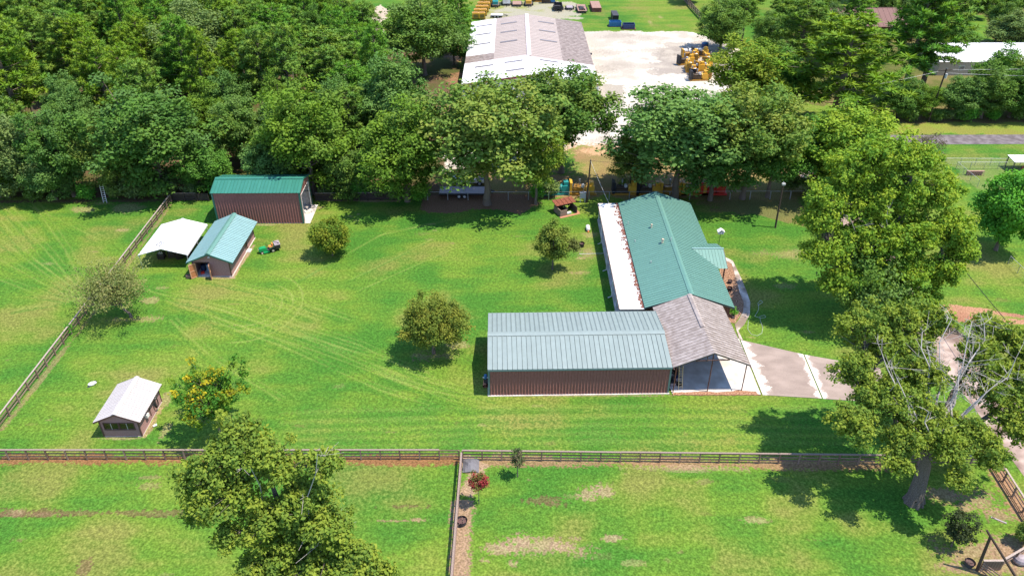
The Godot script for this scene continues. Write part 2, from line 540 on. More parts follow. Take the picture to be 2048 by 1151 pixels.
	line([[928, 1000], [920, 1060], [918, 1160]], .95, soil.lerp(pale, .25), .95, .5)
	line([[1240, 935], [1500, 938]], .4, pale, .4, .9)
	line([[1992, 935], [2048, 1028], [2075, 1070]], .9, lin(.40, .22, .14), .9, .4)
	line([[342, 408], [175, 640], [0, 862]], .3, soil, .5, .9)
	# wood floor, leaf litter and bare soil beneath the trees behind the back fence
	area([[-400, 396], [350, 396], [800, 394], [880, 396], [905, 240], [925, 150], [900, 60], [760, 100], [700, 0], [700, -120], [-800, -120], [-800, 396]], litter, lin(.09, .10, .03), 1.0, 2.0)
	area([[870, 398], [1640, 398], [1660, 330], [1640, 250], [1560, 240], [1490, 280], [1180, 300], [1120, 350], [900, 340]], lin(.26, .20, .085), lin(.34, .20, .11), .9, 3.0)
	area([[835, 388], [1085, 388], [1075, 412], [1030, 425], [990, 416], [920, 424], [850, 424]], lin(.24, .128, .088), lin(.24, .128, .088), .95, 1.2)
	area([[1405, 395], [1600, 396], [1650, 460], [1590, 450], [1520, 430], [1420, 422]], lin(.235, .14, .085), lin(.235, .14, .085), .6, 2.5)
	blob(1590, 505, 3.5, 1.2, sand, .45, .9); blob(1560, 570, 1.6, .8, sand, .4)
	# pale yard of the workshop next door
	area([[1130, 62], [1375, 62], [1470, 90], [1520, 160], [1540, 240], [1400, 270], [1255, 290], [1230, 300], [1165, 290], [1000, 330], [880, 345], [880, 300], [900, 270], [1050, 175], [1165, 130]], lin(.68, .605, .55), lin(.50, .43, .385), 1.0, 1.6)
	area([[1330, 85], [1440, 80], [1450, 150], [1300, 150], [1290, 130]], lin(.30, .25, .23), lin(.50, .43, .38), .75, 3.0)
	area([[1195, 165], [1245, 168], [1240, 215], [1200, 210]], lin(.36, .31, .27), lin(.52, .45, .39), .8, 2.0)
	blob(1180, 300, 4.5, 2.6, lin(.62, .36, .22), .9); blob(1205, 330, 4.0, 3.0, lin(.36, .27, .10), .6)
	area([[960, 2], [1150, 2], [1155, 36], [960, 40]], lin(.44, .38, .33), lin(.30, .30, .10), .9, 2.5)
	for q in [[1260, 85], [1215, 105], [1300, 100], [1240, 130], [1200, 140], [1340, 110], [1290, 75], [1230, 70]]:
		blob(q[0], q[1], rng.randf_range(1.5, 4), rng.randf_range(1, 3), lin(.36, .30, .26), .5, 1.2)
	blob(915, 110, 1.6, 8, lin(.45, .25, .15), .8, .7); blob(905, 155, 2.2, 3, lin(.40, .2, .12), .8)
	blob(1320, 35, .8, 2.0, sand, .6); blob(1300, 45, .5, 2.5, sand, .5)
	# tracks on the right
	area([[740, 20], [758, 8], [775, 20], [768, 60], [785, 78], [730, 82], [733, 70], [748, 66]], lin(.56, .45, .37), lin(.46, .36, .30), 1.0, .8)
	area([[1850, 620], [1900, 608], [1960, 617], [2060, 628], [2060, 652], [1990, 646], [1920, 640], [1860, 650]], lin(.38, .17, .12), lin(.46, .24, .16), .95, 1.0)
	area([[1960, 630], [2060, 634], [2060, 640], [1970, 638]], fresh, yell, .8, 1.0)
	area([[1700, 244], [2200, 244], [2200, 268], [1700, 268]], lin(.27, .25, .06), lin(.24, .29, .05), .9, 1.5)
	area([[1790, 234], [2200, 234], [2200, 245], [1790, 245]], brown, lin(.2, .14, .07), .8, 1.0)
	area([[1880, 316], [2200, 316], [2200, 400], [1950, 376]], lin(.20, .24, .08), lin(.30, .26, .14), .6, 1.0)
	area([[1900, -60], [2200, -60], [2200, 230], [1790, 236], [1650, 210], [1560, 200], [1560, 60], [1700, 40]], lin(.12, .12, .035), lin(.20, .15, .07), .85, 3.0)
	area([[1905, 30], [1975, 30], [1985, 80], [1905, 85]], lush, fresh, 1.0, 1.0)
	line([[0, 402], [340, 400]], .6, litter, .8, .8); line([[630, 400], [800, 402]], .35, soil, .8, .8)
	for sh in [[(437 + 607) / 2.0, 449, 6.4, .25], [425, 555, 2.6, .25], [1158, 790, 9.4, .2], [245, 875, 2.0, .2]]:
		blob(sh[0], sh[1], sh[2], sh[3], pale, .6, .7)
	line([[463, 556], [508, 489]], .3, pale, .9, .5)
	line([[287, 874], [322, 815]], .35, sand, .7, .8); blob(322, 805, .6, 1.0, sand, .6)
	var im := Image.create_from_data(gw, gh, false, Image.FORMAT_RGB8, buf)
	im.generate_mipmaps()
	var gm := StandardMaterial3D.new()
	gm.albedo_texture = ImageTexture.create_from_image(im)
	gm.roughness = .95
	gm.metallic_specular = .2
	gm.detail_enabled = true
	gm.detail_blend_mode = BaseMaterial3D.BLEND_MODE_MUL
	gm.detail_uv_layer = BaseMaterial3D.DETAIL_UV_2
	gm.detail_albedo = noise_tex(0.2, Color(.76, .78, .72), Color(1, 1, 1), 51, 3, 1024)
	var ar := []
	ar.resize(Mesh.ARRAY_MAX)
	ar[Mesh.ARRAY_VERTEX] = PackedVector3Array([Vector3(GX0, 0, GZ0), Vector3(GX1, 0, GZ0), Vector3(GX1, 0, GZ1), Vector3(GX0, 0, GZ1)])
	ar[Mesh.ARRAY_NORMAL] = PackedVector3Array([Vector3.UP, Vector3.UP, Vector3.UP, Vector3.UP])
	ar[Mesh.ARRAY_TEX_UV] = PackedVector2Array([Vector2(0, 0), Vector2(1, 0), Vector2(1, 1), Vector2(0, 1)])
	var s2 := 1 / 46.0
	ar[Mesh.ARRAY_TEX_UV2] = PackedVector2Array([Vector2(GX0, GZ0) * s2, Vector2(GX1, GZ0) * s2, Vector2(GX1, GZ1) * s2, Vector2(GX0, GZ1) * s2])
	ar[Mesh.ARRAY_INDEX] = PackedInt32Array([0, 1, 2, 0, 2, 3])
	var me := ArrayMesh.new()
	me.add_surface_from_arrays(Mesh.PRIMITIVE_TRIANGLES, ar)
	putm(called, me, gm, self).set_meta("kind", "structure")
	buf.clear(); n1.clear(); n2.clear(); n3.clear()

func sheet(called: String, px: Array, y0: float, y1: float, m: Material, wpoly = null) -> MeshInstance3D:
	var mb := MB.new()
	mb.poly(wpoly if wpoly else px_poly(px, y1), y0, y1)
	return struct(called, mb, m)
func jag(pl: PackedVector2Array, amp: float) -> PackedVector2Array:
	var rng := RandomNumberGenerator.new()
	rng.seed = 31
	var r := PackedVector2Array()
	for i in pl.size():
		var a := pl[i]; var b := pl[(i + 1) % pl.size()]
		var n := maxi(1, int(a.distance_to(b) / .3))
		for k in n:
			var m := 0.0 if k == 0 else rng.randf_range(-amp, amp * .1)
			var nn := (b - a).normalized().orthogonal()
			r.append(a.lerp(b, k / float(n)) - nn * m * (1.0 if Geometry2D.is_polygon_clockwise(pl) else -1.0))
	if Geometry2D.triangulate_polygon(r).is_empty(): return pl
	return r
const DR := Rect2(15, -74, 30, 16)
func slab_paint() -> StandardMaterial3D:      # worn concrete: weathered brown-grey with pale cement showing along the joints
	var w := 750
	var h := 400
	var f := FastNoiseLite.new()
	f.frequency = .018; f.fractal_octaves = 6; f.seed = 5
	var f2 := FastNoiseLite.new()
	f2.frequency = .2; f2.fractal_octaves = 3; f2.seed = 6
	var im := Image.create(w, h, false, Image.FORMAT_RGB8)
	var a0 := g(1481, 679); var a1 := g(1526, 789); var b0 := g(1608, 708); var b1 := g(1646, 797)
	var segs := [[Vector2(a0.x, a0.z), Vector2(a1.x, a1.z), .85], [Vector2(b0.x, b0.z), Vector2(b1.x, b1.z), .6]]
	var dark := lin(.235, .18, .15); var mid := lin(.32, .25, .21); var pale := lin(.66, .58, .52)
	for y in h:
		for x in w:
			var p := DR.position + Vector2(x * DR.size.x / w, y * DR.size.y / h)
			var n := f.get_noise_2d(x * .55, y * 1.1)
			var m := f2.get_noise_2d(x, y)
			var c := dark.lerp(mid, clampf(.5 + n * 1.1 + m * .35, 0, 1))
			for s in segs:
				var q := Geometry2D.get_closest_point_to_segment(p, s[0], s[1])
				var d: float = p.distance_to(q) / s[2] + n * 1.3 + m * .45
				c = c.lerp(pale, smoothstep(1.0, .55, d) * .9)
			im.set_pixel(x, y, c)
	im.generate_mipmaps()
	var mt := mat(Color(1, 1, 1), .9)
	mt.albedo_texture = ImageTexture.create_from_image(im)
	return mt
func uv_sheet(called: String, px: Array, y1: float, m: Material) -> void:
	var pl := px_poly(px, y1)
	var mb := MB.new()
	mb.poly(pl, -.05, y1)
	var ar := []
	ar.resize(Mesh.ARRAY_MAX)
	ar[Mesh.ARRAY_VERTEX] = mb.v; ar[Mesh.ARRAY_NORMAL] = mb.n
	var uv := PackedVector2Array()
	for v in mb.v: uv.append((Vector2(v.x, v.z) - DR.position) / DR.size)
	ar[Mesh.ARRAY_TEX_UV] = uv
	var me := ArrayMesh.new()
	me.add_surface_from_arrays(Mesh.PRIMITIVE_TRIANGLES, ar)
	putm(called, me, m, self).set_meta("kind", "structure")
func paving() -> void:
	# road along the far right and the dirt lane beside the property
	var a := g(1640, 290); var b := g(1640, 271)
	sheet("road", [], -.05, .02, M.asphalt, PackedVector2Array([Vector2(42, a.z), Vector2(300, a.z - 2.5), Vector2(300, b.z - 2.5), Vector2(42, b.z)]))
	var x0 := g(2000, 890).x
	sheet("lane", [], -.05, .012, M.dirt_road, PackedVector2Array([Vector2(x0, -25), Vector2(x0 + .2, -60), Vector2(x0 - .6, -90), Vector2(x0, a.z + .1), Vector2(x0 + 5.2, a.z + .1), Vector2(x0 + 4.6, -90), Vector2(x0 + 5.0, -60), Vector2(x0 + 4.6, -25)]))
	# concrete drive in three pours, set apart by open joints
	sheet("driveway_slab", [[1345, 786], [1300, 690], [1478, 676], [1522, 788]], -.05, .07, M.concrete)
	var dm := slab_paint()
	uv_sheet("driveway_slab", [[1481.5, 679], [1607, 708], [1644, 796], [1526, 789]], .06, dm)
	uv_sheet("driveway_slab", [[1609.5, 708.6], [1760, 735], [1790, 806], [1647, 796.6]], .06, dm)
	var strip := MB.new()
	strip.poly(jag(px_poly([[1346, 790], [1522, 790], [1512, 782], [1478, 779], [1440, 783.5], [1400, 782], [1346, 784]], .08), .12), .0, .085)
	struct("earth_strip", strip, mat(lin(.42, .25, .155), .95, 0, noise_tex(0.03, Color(.7, .6, .55), Color(1, 1, 1), 43, 5), .3))
	# path round the planting bed
	sheet("planting_bed", [[1440, 512], [1462, 522], [1470, 550], [1488, 590], [1487, 622], [1470, 646], [1440, 640]], -.05, .03, M.bed)
	var inner := [[1446, 518], [1464, 527], [1472, 556], [1480, 585], [1488, 605], [1487, 622], [1477, 640], [1470, 648]]
	var outer := [[1447, 512], [1466, 521], [1483, 556], [1493, 580], [1501, 604], [1500, 628], [1489, 648], [1477, 660]]
	for i in inner.size() - 1:
		sheet("path_slab", [inner[i], outer[i], outer[i + 1], inner[i + 1]], -.05, .06 + .004 * (i % 2), M.walk)
	sheet("path_slab", [[1470, 648.5], [1477, 660.5], [1486, 679], [1479, 677]], -.05, .062, M.walk)

# ---------------------------------------------------------------- large buildings
func shop() -> void:
	var t := thing("metal_workshop", "long brown metal workshop with pale blue-green ribbed roof beside the tan carport", "building", Vector3(-2.35, 0, -61.0), deg_to_rad(1.2))
	var L := 18.5
	var W := 9.6
	var eh := 3.5
	var rh := 4.25
	var mb := MB.new()
	rib_wall(mb, Vector3(0, 0, 0), Vector3(L, 0, 0), 0, [[0, eh], [L, eh]], .32, .085)
	put("front_wall", mb, M.brown_metal, t)
	mb = MB.new()
	rib_wall(mb, Vector3(L, 0, -W), Vector3(0, 0, -W), 0, [[0, eh], [L, eh]], .32, .085)
	put("rear_wall", mb, M.brown_metal, t)
	for s in 2:
		mb = MB.new()
		var gab := [[0, eh], [W / 2, rh], [W, eh]]
		if s == 0: rib_wall(mb, Vector3(0, 0, -W), Vector3(0, 0, 0), 0, gab, .32, .085)
		else: rib_wall(mb, Vector3(L, 0, 0), Vector3(L, 0, -W), 0, gab, .32, .085)
		put("end_wall", mb, M.brown_metal, t)
	var A := Vector3(-.12, rh + .06, -W / 2)
	var B := Vector3(L + .12, rh + .06, -W / 2)
	var k := (W / 2 + .18) / (W / 2)
	slope(t, A, B, Vector3(0, -(rh - eh) * k, (W / 2) * k), 37, M.shop_roof, .055)
	slope(t, A, B, Vector3(0, -(rh - eh) * k, -(W / 2) * k), 37, M.shop_roof, .055)
	mb = MB.new()
	for s in [-1.0, 1.0]:
		var d := Vector3(0, -.06, .36 * s)
		var e := Vector3(0, .07, 0)
		if s > 0: mb.quad(A + e, B + e, B + e + d, A + e + d)
		else: mb.quad(B + e, A + e, A + e + d, B + e + d)
	put("ridge_cap", mb, M.shop_roof[2], t)
	for s in [0.0, L]:
		for e in [.05, -W - .05]:
			mb = MB.new()
			mb.box(s - .09, s + .09, 0, eh - .03, e - .04, e + .05)
			put("corner_trim", mb, mat(lin(.10, .17, .17), .45), t)
	mb = MB.new()
	mb.box(-.1, L + .1, eh - .2, eh - .045, .13, .22)
	put("gutter", mb, mat(lin(.10, .17, .17), .45), t)
	mb = MB.new()
	mb.box(-.15, L + .15, -.05, .06, -W - .15, .2)
	put("footing", mb, M.concrete, t)
	# things beside its shaded end
	var p := g(972, 772)
	var q := thing("clay_pipe", "terracotta clay pipe lying on the grass at the end of the workshop", "pipe", p + Vector3(-.1, 0, -.2))
	mb = MB.new()
	mb.tube(Vector3(0, .2, .45), Vector3(0, .2, -.45), .2, .2, 14, false)
	mb.tube(Vector3(0, .2, .45), Vector3(0, .2, -.45), .15, .15, 14, false)
	put("barrel", mb, M.terracotta, q)
	mb = MB.new()
	mb.tube(Vector3(0, .2, .32), Vector3(0, .2, .46), .235, .235, 14, false)
	put("collar", mb, M.terracotta, q)
	q = thing("water_pump", "small blue pump on a block against the end of the workshop", "pump", Vector3(-2.75, 0, -62.7))
	mb = MB.new()
	mb.box(-.2, .2, 0, .9, -.2, .2)
	put("block", mb, M.charcoal, q)
	mb = MB.new()
	mb.tube(Vector3(0, .9, 0), Vector3(0, 1.25, 0), .2, .2, 10); mb.ball(Vector3(0, 1.25, 0), Vector3(.2, .12, .2))
	put("tank", mb, M.blue, q)
	mb = MB.new()
	mb.tube(Vector3(-.3, 1.05, .1), Vector3(.28, 1.05, .1), .06, .06, 8)
	put("inlet", mb, M.white_paint, q)

func house() -> void:
	var t := thing("ranch_house", "long brick house with dark green standing seam roof and white porch roof", "house", Vector3(20.35, 0, -73.0))
	var eh := 2.65
	var rh := 4.5
	var hw := 5.15
	var L := 26.3
	var mb := MB.new()
	var wl := hw - .45
	var gab := [[0, eh + .14], [wl, rh - .05], [wl * 2, eh + .14]]
	rib_wall(mb, Vector3(-wl, 0, -.4), Vector3(wl, 0, -.4), 0, gab, 30.0, 0.0)
	put("front_wall", mb, M.brick, t)
	mb = MB.new()
	rib_wall(mb, Vector3(wl, 0, -L + .4), Vector3(-wl, 0, -L + .4), 0, gab, 30.0, 0.0)
	put("rear_wall", mb, M.brick, t)
	for s in [-1.0, 1.0]:
		mb = MB.new()
		mb.box(s * wl - .1, s * wl + .1, 0, eh + .1, -L + .41, -.41)
		put("side_wall", mb, M.brick, t)
	var A := Vector3(0, rh + .05, 0)
	var B := Vector3(0, rh + .05, -L)
	slope(t, A, B, Vector3(-hw, eh - rh, 0), 58, M.house_roof, .05)
	slope(t, A, B, Vector3(hw, eh - rh, 0), 58, M.house_roof, .05)
	mb = MB.new()
	for s in [-1.0, 1.0]:
		var d := Vector3(.3 * s, -.1, 0)
		var e := Vector3(0, .065, 0)
		if s > 0: mb.quad(B + e, B + e + d, A + e + d, A + e)
		else: mb.quad(A + e, A + e + d, B + e + d, B + e)
	put("ridge_cap", mb, M.house_roof[0], t)
	for z in [.03, -L - .03]:
		for s in [-1.0, 1.0]:
			mb = MB.new()
			mb.bar(Vector3(0, rh - .04, z), Vector3(hw * s, eh - .04, z), .05, .2)
			put("barge_board", mb, M.dark_trim, t)
	for s in [-1.0, 1.0]:
		mb = MB.new()
		mb.box(s * (hw - .02) - .06, s * (hw - .02) + .06, eh - .14, eh - .03, -L + .05, -.05)
		put("gutter", mb, M.brown_dark, t)
	# cross gable on the right
	var x0 := 22.75 - 20.35
	var x1 := 26.75 - 20.35
	var zr := -11.7
	var hr := 3.68
	var w := 3.1
	var he := 2.6
	var n := 10
	for s in [1.0, -1.0]:
		for i in n:
			var xa := lerpf(x0, x1, i / float(n)) + .004
			var xb := lerpf(x0, x1, (i + 1) / float(n)) - .004
			var la := clampf((xa - x0) / (5.0 - x0), .02, 1)
			var lb := clampf((xb - x0) / (5.0 - x0), .02, 1)
			mb = MB.new()
			var dn := Vector3(0, he - hr, w * s)
			var pa := Vector3(xa, hr + .06, zr)
			var pb := Vector3(xb, hr + .06, zr)
			mb.quad(pa, pb, pb + dn * lb, pa + dn * la) if s > 0 else mb.quad(pb, pa, pa + dn * la, pb + dn * lb)
			mb.bar(pa + Vector3(.02, .01, 0), pa + Vector3(.02, .01, 0) + dn * la, .04, .05)
			put("porch_roof_panel", mb, M.house_roof[i % 2], t)
	mb = MB.new()
	mb.bar(Vector3(x0, hr + .09, zr), Vector3(x1, hr + .09, zr), .22, .05)
	put("porch_ridge_cap", mb, M.shed_roof[0], t)
	mb = MB.new()
	mb.tri(Vector3(x1 - .1, hr, zr), Vector3(x1 - .1, he, zr - w + .2), Vector3(x1 - .1, he, zr + w - .2))
	mb.bar(Vector3(x1 - .05, hr, zr), Vector3(x1 - .05, he - .02, zr + w), .05, .16)
	mb.bar(Vector3(x1 - .05, hr, zr), Vector3(x1 - .05, he - .02, zr - w), .05, .16)
	put("porch_gable", mb, M.brown_dark, t)
	for s in [-1.0, 1.0]:
		mb = MB.new()
		mb.bar(Vector3(x1 - .3, 0, zr + s * 2.7), Vector3(x1 - .3, he, zr + s * 2.7), .14, .14)
		put("porch_post", mb, M.brown_dark, t)
	# flat white porch roof on the lawn side
	mb = MB.new()
	mb.box(.006, .955, -.05, 0, 0, 2.85)
	mb.box(.006, .05, 0, .05, .002, 2.85)
	var me := mb.mesh()
	var zz := 0.0
	for i in 28:
		var o := putm("patio_roof_panel", me, M.white_paint, t)
		o.transform = Transform3D(Basis(Vector3(0, 0, -1), Vector3(-.012, 1, 0).normalized(), Vector3(-1, -.012, 0)), Vector3(-5.12, 2.5, -.0 - i * .955))
	for z in [-.05, -26.72]:
		mb = MB.new()
		mb.box(-7.98, -5.14, 2.36, 2.5, z - .03, z + .03)
		put("patio_fascia", mb, M.brown_dark, t)
	mb = MB.new()
	mb.box(-8.06, -7.975, 2.36, 2.475, -26.7, -.05)
	put("patio_gutter", mb, M.fence_cap, t)
	for i in 8:
		mb = MB.new()
		mb.box(-7.85, -7.73, 0, 2.36, -.2 - i * 3.75 - .06, -.2 - i * 3.75 + .06)
		put("patio_post", mb, M.white_paint, t)
	for z in [-6.3, -12.5, -19.5]:
		mb = MB.new()
		mb.tube(Vector3(-8.1, 2.36, z), Vector3(-8.12, .15, z + .1), .05, .05, 6)
		mb.tube(Vector3(-8.12, .15, z + .1), Vector3(-8.6, .06, z + .3), .05, .05, 6)
		put("downspout", mb, M.white_paint, t)
	mb = MB.new()
	mb.box(-8.0, -4.8, -.05, .08, -26.4, -.3)
	put("patio_floor", mb, M.concrete, t)
	var rng := RandomNumberGenerator.new()
	rng.seed = 5
	mb = MB.new()
	for i in 520:
		var u := rng.randf()
		var z := -26.6 + 26.4 * u
		if fposmod(z, .955) < .2 and rng.randf() < .6: continue
		var x := -5.2 - absf(rng.randfn(0, .28)) * (1.0 if u < .5 else .7)
		var a := rng.randf() * TAU
		var s := rng.randf_range(.05, .16)
		mb.box(-s, s, 0, .04, -s * .6, s * .6, Transform3D(Basis(Vector3.UP, a), Vector3(x, 2.5 + rng.randf() * .02, z)))
	put("leaf_litter", mb, M.litter, t).set_meta("kind", "stuff")
	# roof vents
	for q in [[1303, 454, .10, .42], [1325, 484, .13, .5], [1342, 481, .05, .5], [1270, 484, .06, .25], [1302, 526, .06, .3], [1256, 450, .04, .5]]:
		var p := g(q[0], q[1], 3.6)
		var y := rh + .05 - absf(p.x - 20.35) * (rh - eh) / hw
		p = g(q[0], q[1], y)
		y = rh + .05 - absf(p.x - 20.35) * (rh - eh) / hw
		p -= t.position
		mb = MB.new()
		mb.tube(Vector3(p.x, y - .05, p.z), Vector3(p.x, y + q[3], p.z), q[2], q[2], 10)
		if q[2] > .09: mb.tube(Vector3(p.x, y + q[3], p.z), Vector3(p.x, y + q[3] + .08, p.z), q[2] * 1.7, q[2] * .8, 10)
		put("roof_vent", mb, M.cream if q[2] > .09 else M.galv, t)

func carport() -> void:
	var t := thing("tan_carport", "tall open carport with ribbed tan metal roof on rusty pipe posts", "carport", Vector3(20.3, 0, -61.45), deg_to_rad(2.4))
	var eh := 3.45
	var rh := 5.15
	var hw := 3.98
	var L := 10.7
	var A := Vector3(0, rh, 0)
	var B := Vector3(0, rh, -L)
	slope(t, A, B, Vector3(-hw, eh - rh, 0), 24, M.tan_roof, .05)
	slope(t, A, B, Vector3(hw, eh - rh, 0), 24, M.tan_roof, .05)
	var mb := MB.new()
	for s in [-1.0, 1.0]:
		mb.bar(A + Vector3(.12 * s, .03, -4.5), B + Vector3(.12 * s, .03, 0), .3, .04, Vector3(s * .4, 1, 0))
	put("ridge_cap", mb, M.tan_roof[0], t)
	for x in [-3.6, 0.0, 3.6]:
		for z in [-.12, -5.2, -10.4]:
			mb = MB.new()
			var y := rh - .12 - absf(x) * (rh - eh) / hw
			mb.tube(Vector3(x, -.1, z), Vector3(x, y, z), .06, .06, 8)
			put("post", mb, M.rust_pipe, t)
	for z in [-.06, -5.2, -10.4]:
		for s in [-1.0, 1.0]:
			mb = MB.new()
			mb.bar(Vector3(0, rh - .1, z), Vector3(hw * s, eh - .1, z), .08, .1)
			put("rafter", mb, M.brown_dark, t)
		mb = MB.new()
		mb.bar(Vector3(-1.7, rh - .95, z + .01), Vector3(1.7, rh - .95, z + .01), .07, .09)
		put("tie_beam", mb, M.brown_dark, t)
		mb = MB.new()
		mb.bar(Vector3(-.6, rh - .94, z + .02), Vector3(-.6, rh - .4, z + .02), .06, .06)
		put("strut", mb, M.brown_dark, t)
	for s in [-1.0, 1.0]:
		mb = MB.new()
		mb.bar(Vector3(hw * s * .985, eh - .1, .25), Vector3(hw * s * .985, eh - .1, -L), .07, .1)
		put("eave_beam", mb, M.brown_dark, t)
	# stored things in its shaded bay
	var q := thing("step_ladder", "tall pale wooden ladder standing under the tan carport roof", "ladder", Vector3(17.55, .085, -61.9))
	ladder(q, 2.7, .42, M.light_wood, Vector3(0, .2, 0), -.55)
	q.rotation.y = .25
	var rng := RandomNumberGenerator.new()
	rng.seed = 12
	var kinds := [["storage_tub", "lidded grey plastic tub among the junk by the workshop wall", "tub"], ["tire", "worn black tire stacked with junk by the workshop wall", "tire"], ["scrap_bin", "open black bin of scrap under the carport eave", "bin"]]
	for i in 12:
		var k: Array = kinds[i % 3]
		var at := Vector3(16.75 + (i % 2) * .75 + rng.randf() * .15, .072, -62.5 - (i / 2) * .85 - rng.randf() * .15)
		var o := thing(k[0], k[1], k[2], at, rng.randf() * .4, "things stored under the carport")
		mb = MB.new()
		if i % 3 == 0:
			mb.box(-.28, .28, 0, .4, -.2, .2); put("tub", mb, M.tub, o)
			mb = MB.new(); mb.box(-.31, .31, .4, .45, -.23, .23); put("lid", mb, M.navy if i % 2 else M.charcoal, o)
		elif i % 3 == 1:
			for a in 16:
				var d0 := Vector3(cos(TAU * a / 16), 0, sin(TAU * a / 16)) * .26
				var d1 := Vector3(cos(TAU * (a + 1) / 16), 0, sin(TAU * (a + 1) / 16)) * .26
				mb.tube(d0 + Vector3(0, .1, 0), d1 + Vector3(0, .1, 0), .1, .1, 8, false)
			put("tread", mb, M.rubber, o)
		else:
			mb.box(-.25, .25, 0, .5, -.25, -.22); mb.box(-.25, .25, 0, .5, .22, .25); mb.box(-.25, -.22, 0, .5, -.219, .219); mb.box(.22, .25, 0, .5, -.219, .219); mb.box(-.219, .219, 0, .03, -.219, .219)
			put("body", mb, M.charcoal, o)
			mb = MB.new()
			for e in 5: mb.bar(Vector3(-.15 + e * .07, .05, -.1), Vector3(-.2 + e * .1, .75, .1 - e * .05), .04, .04)
			put("scrap", mb, [M.white_paint, M.plank, M.galv, M.light_wood][i % 4], o)

func ladder(q: Node3D, h: float, w: float, m: Material, base: Vector3, lean: float) -> void:
	for s in [-1.0, 1.0]:
		var mb := MB.new()
		mb.bar(Vector3(s * w / 2, 0, 0), Vector3(s * w / 2, h, lean), .05, .08)
		put("rail", mb, m, q)
	var n := int(h / .3)
	for i in range(1, n):
		var mb := MB.new()
		var k := i / float(n)
		mb.bar(Vector3(-w / 2 + .03, h * k, lean * k), Vector3(w / 2 - .03, h * k, lean * k), .05, .035)
		put("rung", mb, m, q)

func barn() -> void:
	var t := thing("tall_barn", "tall brown metal barn with bright green roof and open end by the wood", "barn", Vector3(-42.1, 0, -98.2), deg_to_rad(.6))
	var L := 12.2
	var W := 5.7
	var eh := 4.9
	var rh := 5.75
	var mb := MB.new()
	rib_wall(mb, Vector3(0, 0, 0), Vector3(L, 0, 0), 0, [[0, eh], [L, eh]], .38, .09)
	put("front_wall", mb, M.brown_metal, t)
	mb = MB.new()
	rib_wall(mb, Vector3(L, 0, -W), Vector3(0, 0, -W), 0, [[0, eh], [L, eh]], .38, .09)
	put("rear_wall", mb, M.brown_metal, t)
	mb = MB.new()
	rib_wall(mb, Vector3(0, 0, -W), Vector3(0, 0, 0), 0, [[0, eh], [W / 2, rh], [W, eh]], .38, .09)
	put("end_wall", mb, M.brown_metal, t)
	mb = MB.new()
	rib_wall(mb, Vector3(L, 0, 0), Vector3(L, 0, -W), 4.15, [[0, eh], [W / 2, rh], [W, eh]], .38, .09)
	rib_wall(mb, Vector3(L, 0, 0), Vector3(L, 0, -.5), 0, [[0, 4.15], [.5, 4.15]], .38, .09)
	rib_wall(mb, Vector3(L, 0, -W + .5), Vector3(L, 0, -W), 0, [[0, 4.15], [.5, 4.15]], .38, .09)
	put("doorway_wall", mb, M.brown_metal, t)
	mb = MB.new()
	mb.box(.1, L - .1, .03, eh - .05, -W + .08, -W + .12); mb.box(.1, .14, .03, eh - .05, -W + .13, -.13)
	mb.box(.15, L - .1, .03, eh - .05, -.12, -.08)
	put("inner_lining", mb, M.liner, t)
	mb = MB.new()
	for i in 5:
		mb.box(1.2 + i * 2.4, 1.3 + i * 2.4, .03, eh - .06, -W + .125, -W + .22)
	mb.box(.16, L - .12, 2.3, 2.38, -W + .125, -W + .24); mb.box(.16, L - .12, 3.6, 3.68, -W + .125, -W + .24)
	put("frame", mb, M.steel, t)
	mb = MB.new()
	mb.box(-.1, L + .9, -.05, .05, -W - .05, .05)
	put("floor", mb, M.concrete, t)
	for e in [[-.62, -.5], [-W + .5, -W + .62]]:
		mb = MB.new()
		mb.box(L - .02, L + .09, .05, 4.15, e[0], e[1])
		put("door_jamb", mb, M.white_paint, t)
	mb = MB.new()
	mb.box(L - .02, L + .09, 4.151, 4.25, -W + .5, -.5)
	put("door_head", mb, M.white_paint, t)
	for e in [[0.0, .07], [L, .07], [0.0, -W - .07], [L, -W - .07]]:
		mb = MB.new()
		mb.box(e[0] - .12, e[0] + .12, 0, eh - .04, e[1] - .05, e[1] + .05)
		put("corner_trim", mb, M.green_trim, t)
	var A := Vector3(-.18, rh + .06, -W / 2)
	var B := Vector3(L + .18, rh + .06, -W / 2)
	var k := (W / 2 + .2) / (W / 2)
	slope(t, A, B, Vector3(0, -(rh - eh) * k, (W / 2) * k), 26, M.barn_roof, .055)
	slope(t, A, B, Vector3(0, -(rh - eh) * k, -(W / 2) * k), 26, M.barn_roof, .055)
	mb = MB.new()
	mb.bar(A + Vector3(0, .04, .16), B + Vector3(0, .04, .16), .34, .04, Vector3(0, 1, .3)); mb.bar(A + Vector3(0, .04, -.16), B + Vector3(0, .04, -.16), .34, .04, Vector3(0, 1, -.3))
	put("ridge_cap", mb, M.barn_roof[1], t)
	for x in [-.2, L + .2]:
		for s in [-1.0, 1.0]:
			mb = MB.new()
			mb.bar(Vector3(x, rh, -W / 2), Vector3(x, rh - (rh - eh) * k - .02, -W / 2 + s * W / 2 * k), .05, .18)
			put("barge_board", mb, M.green_trim, t)

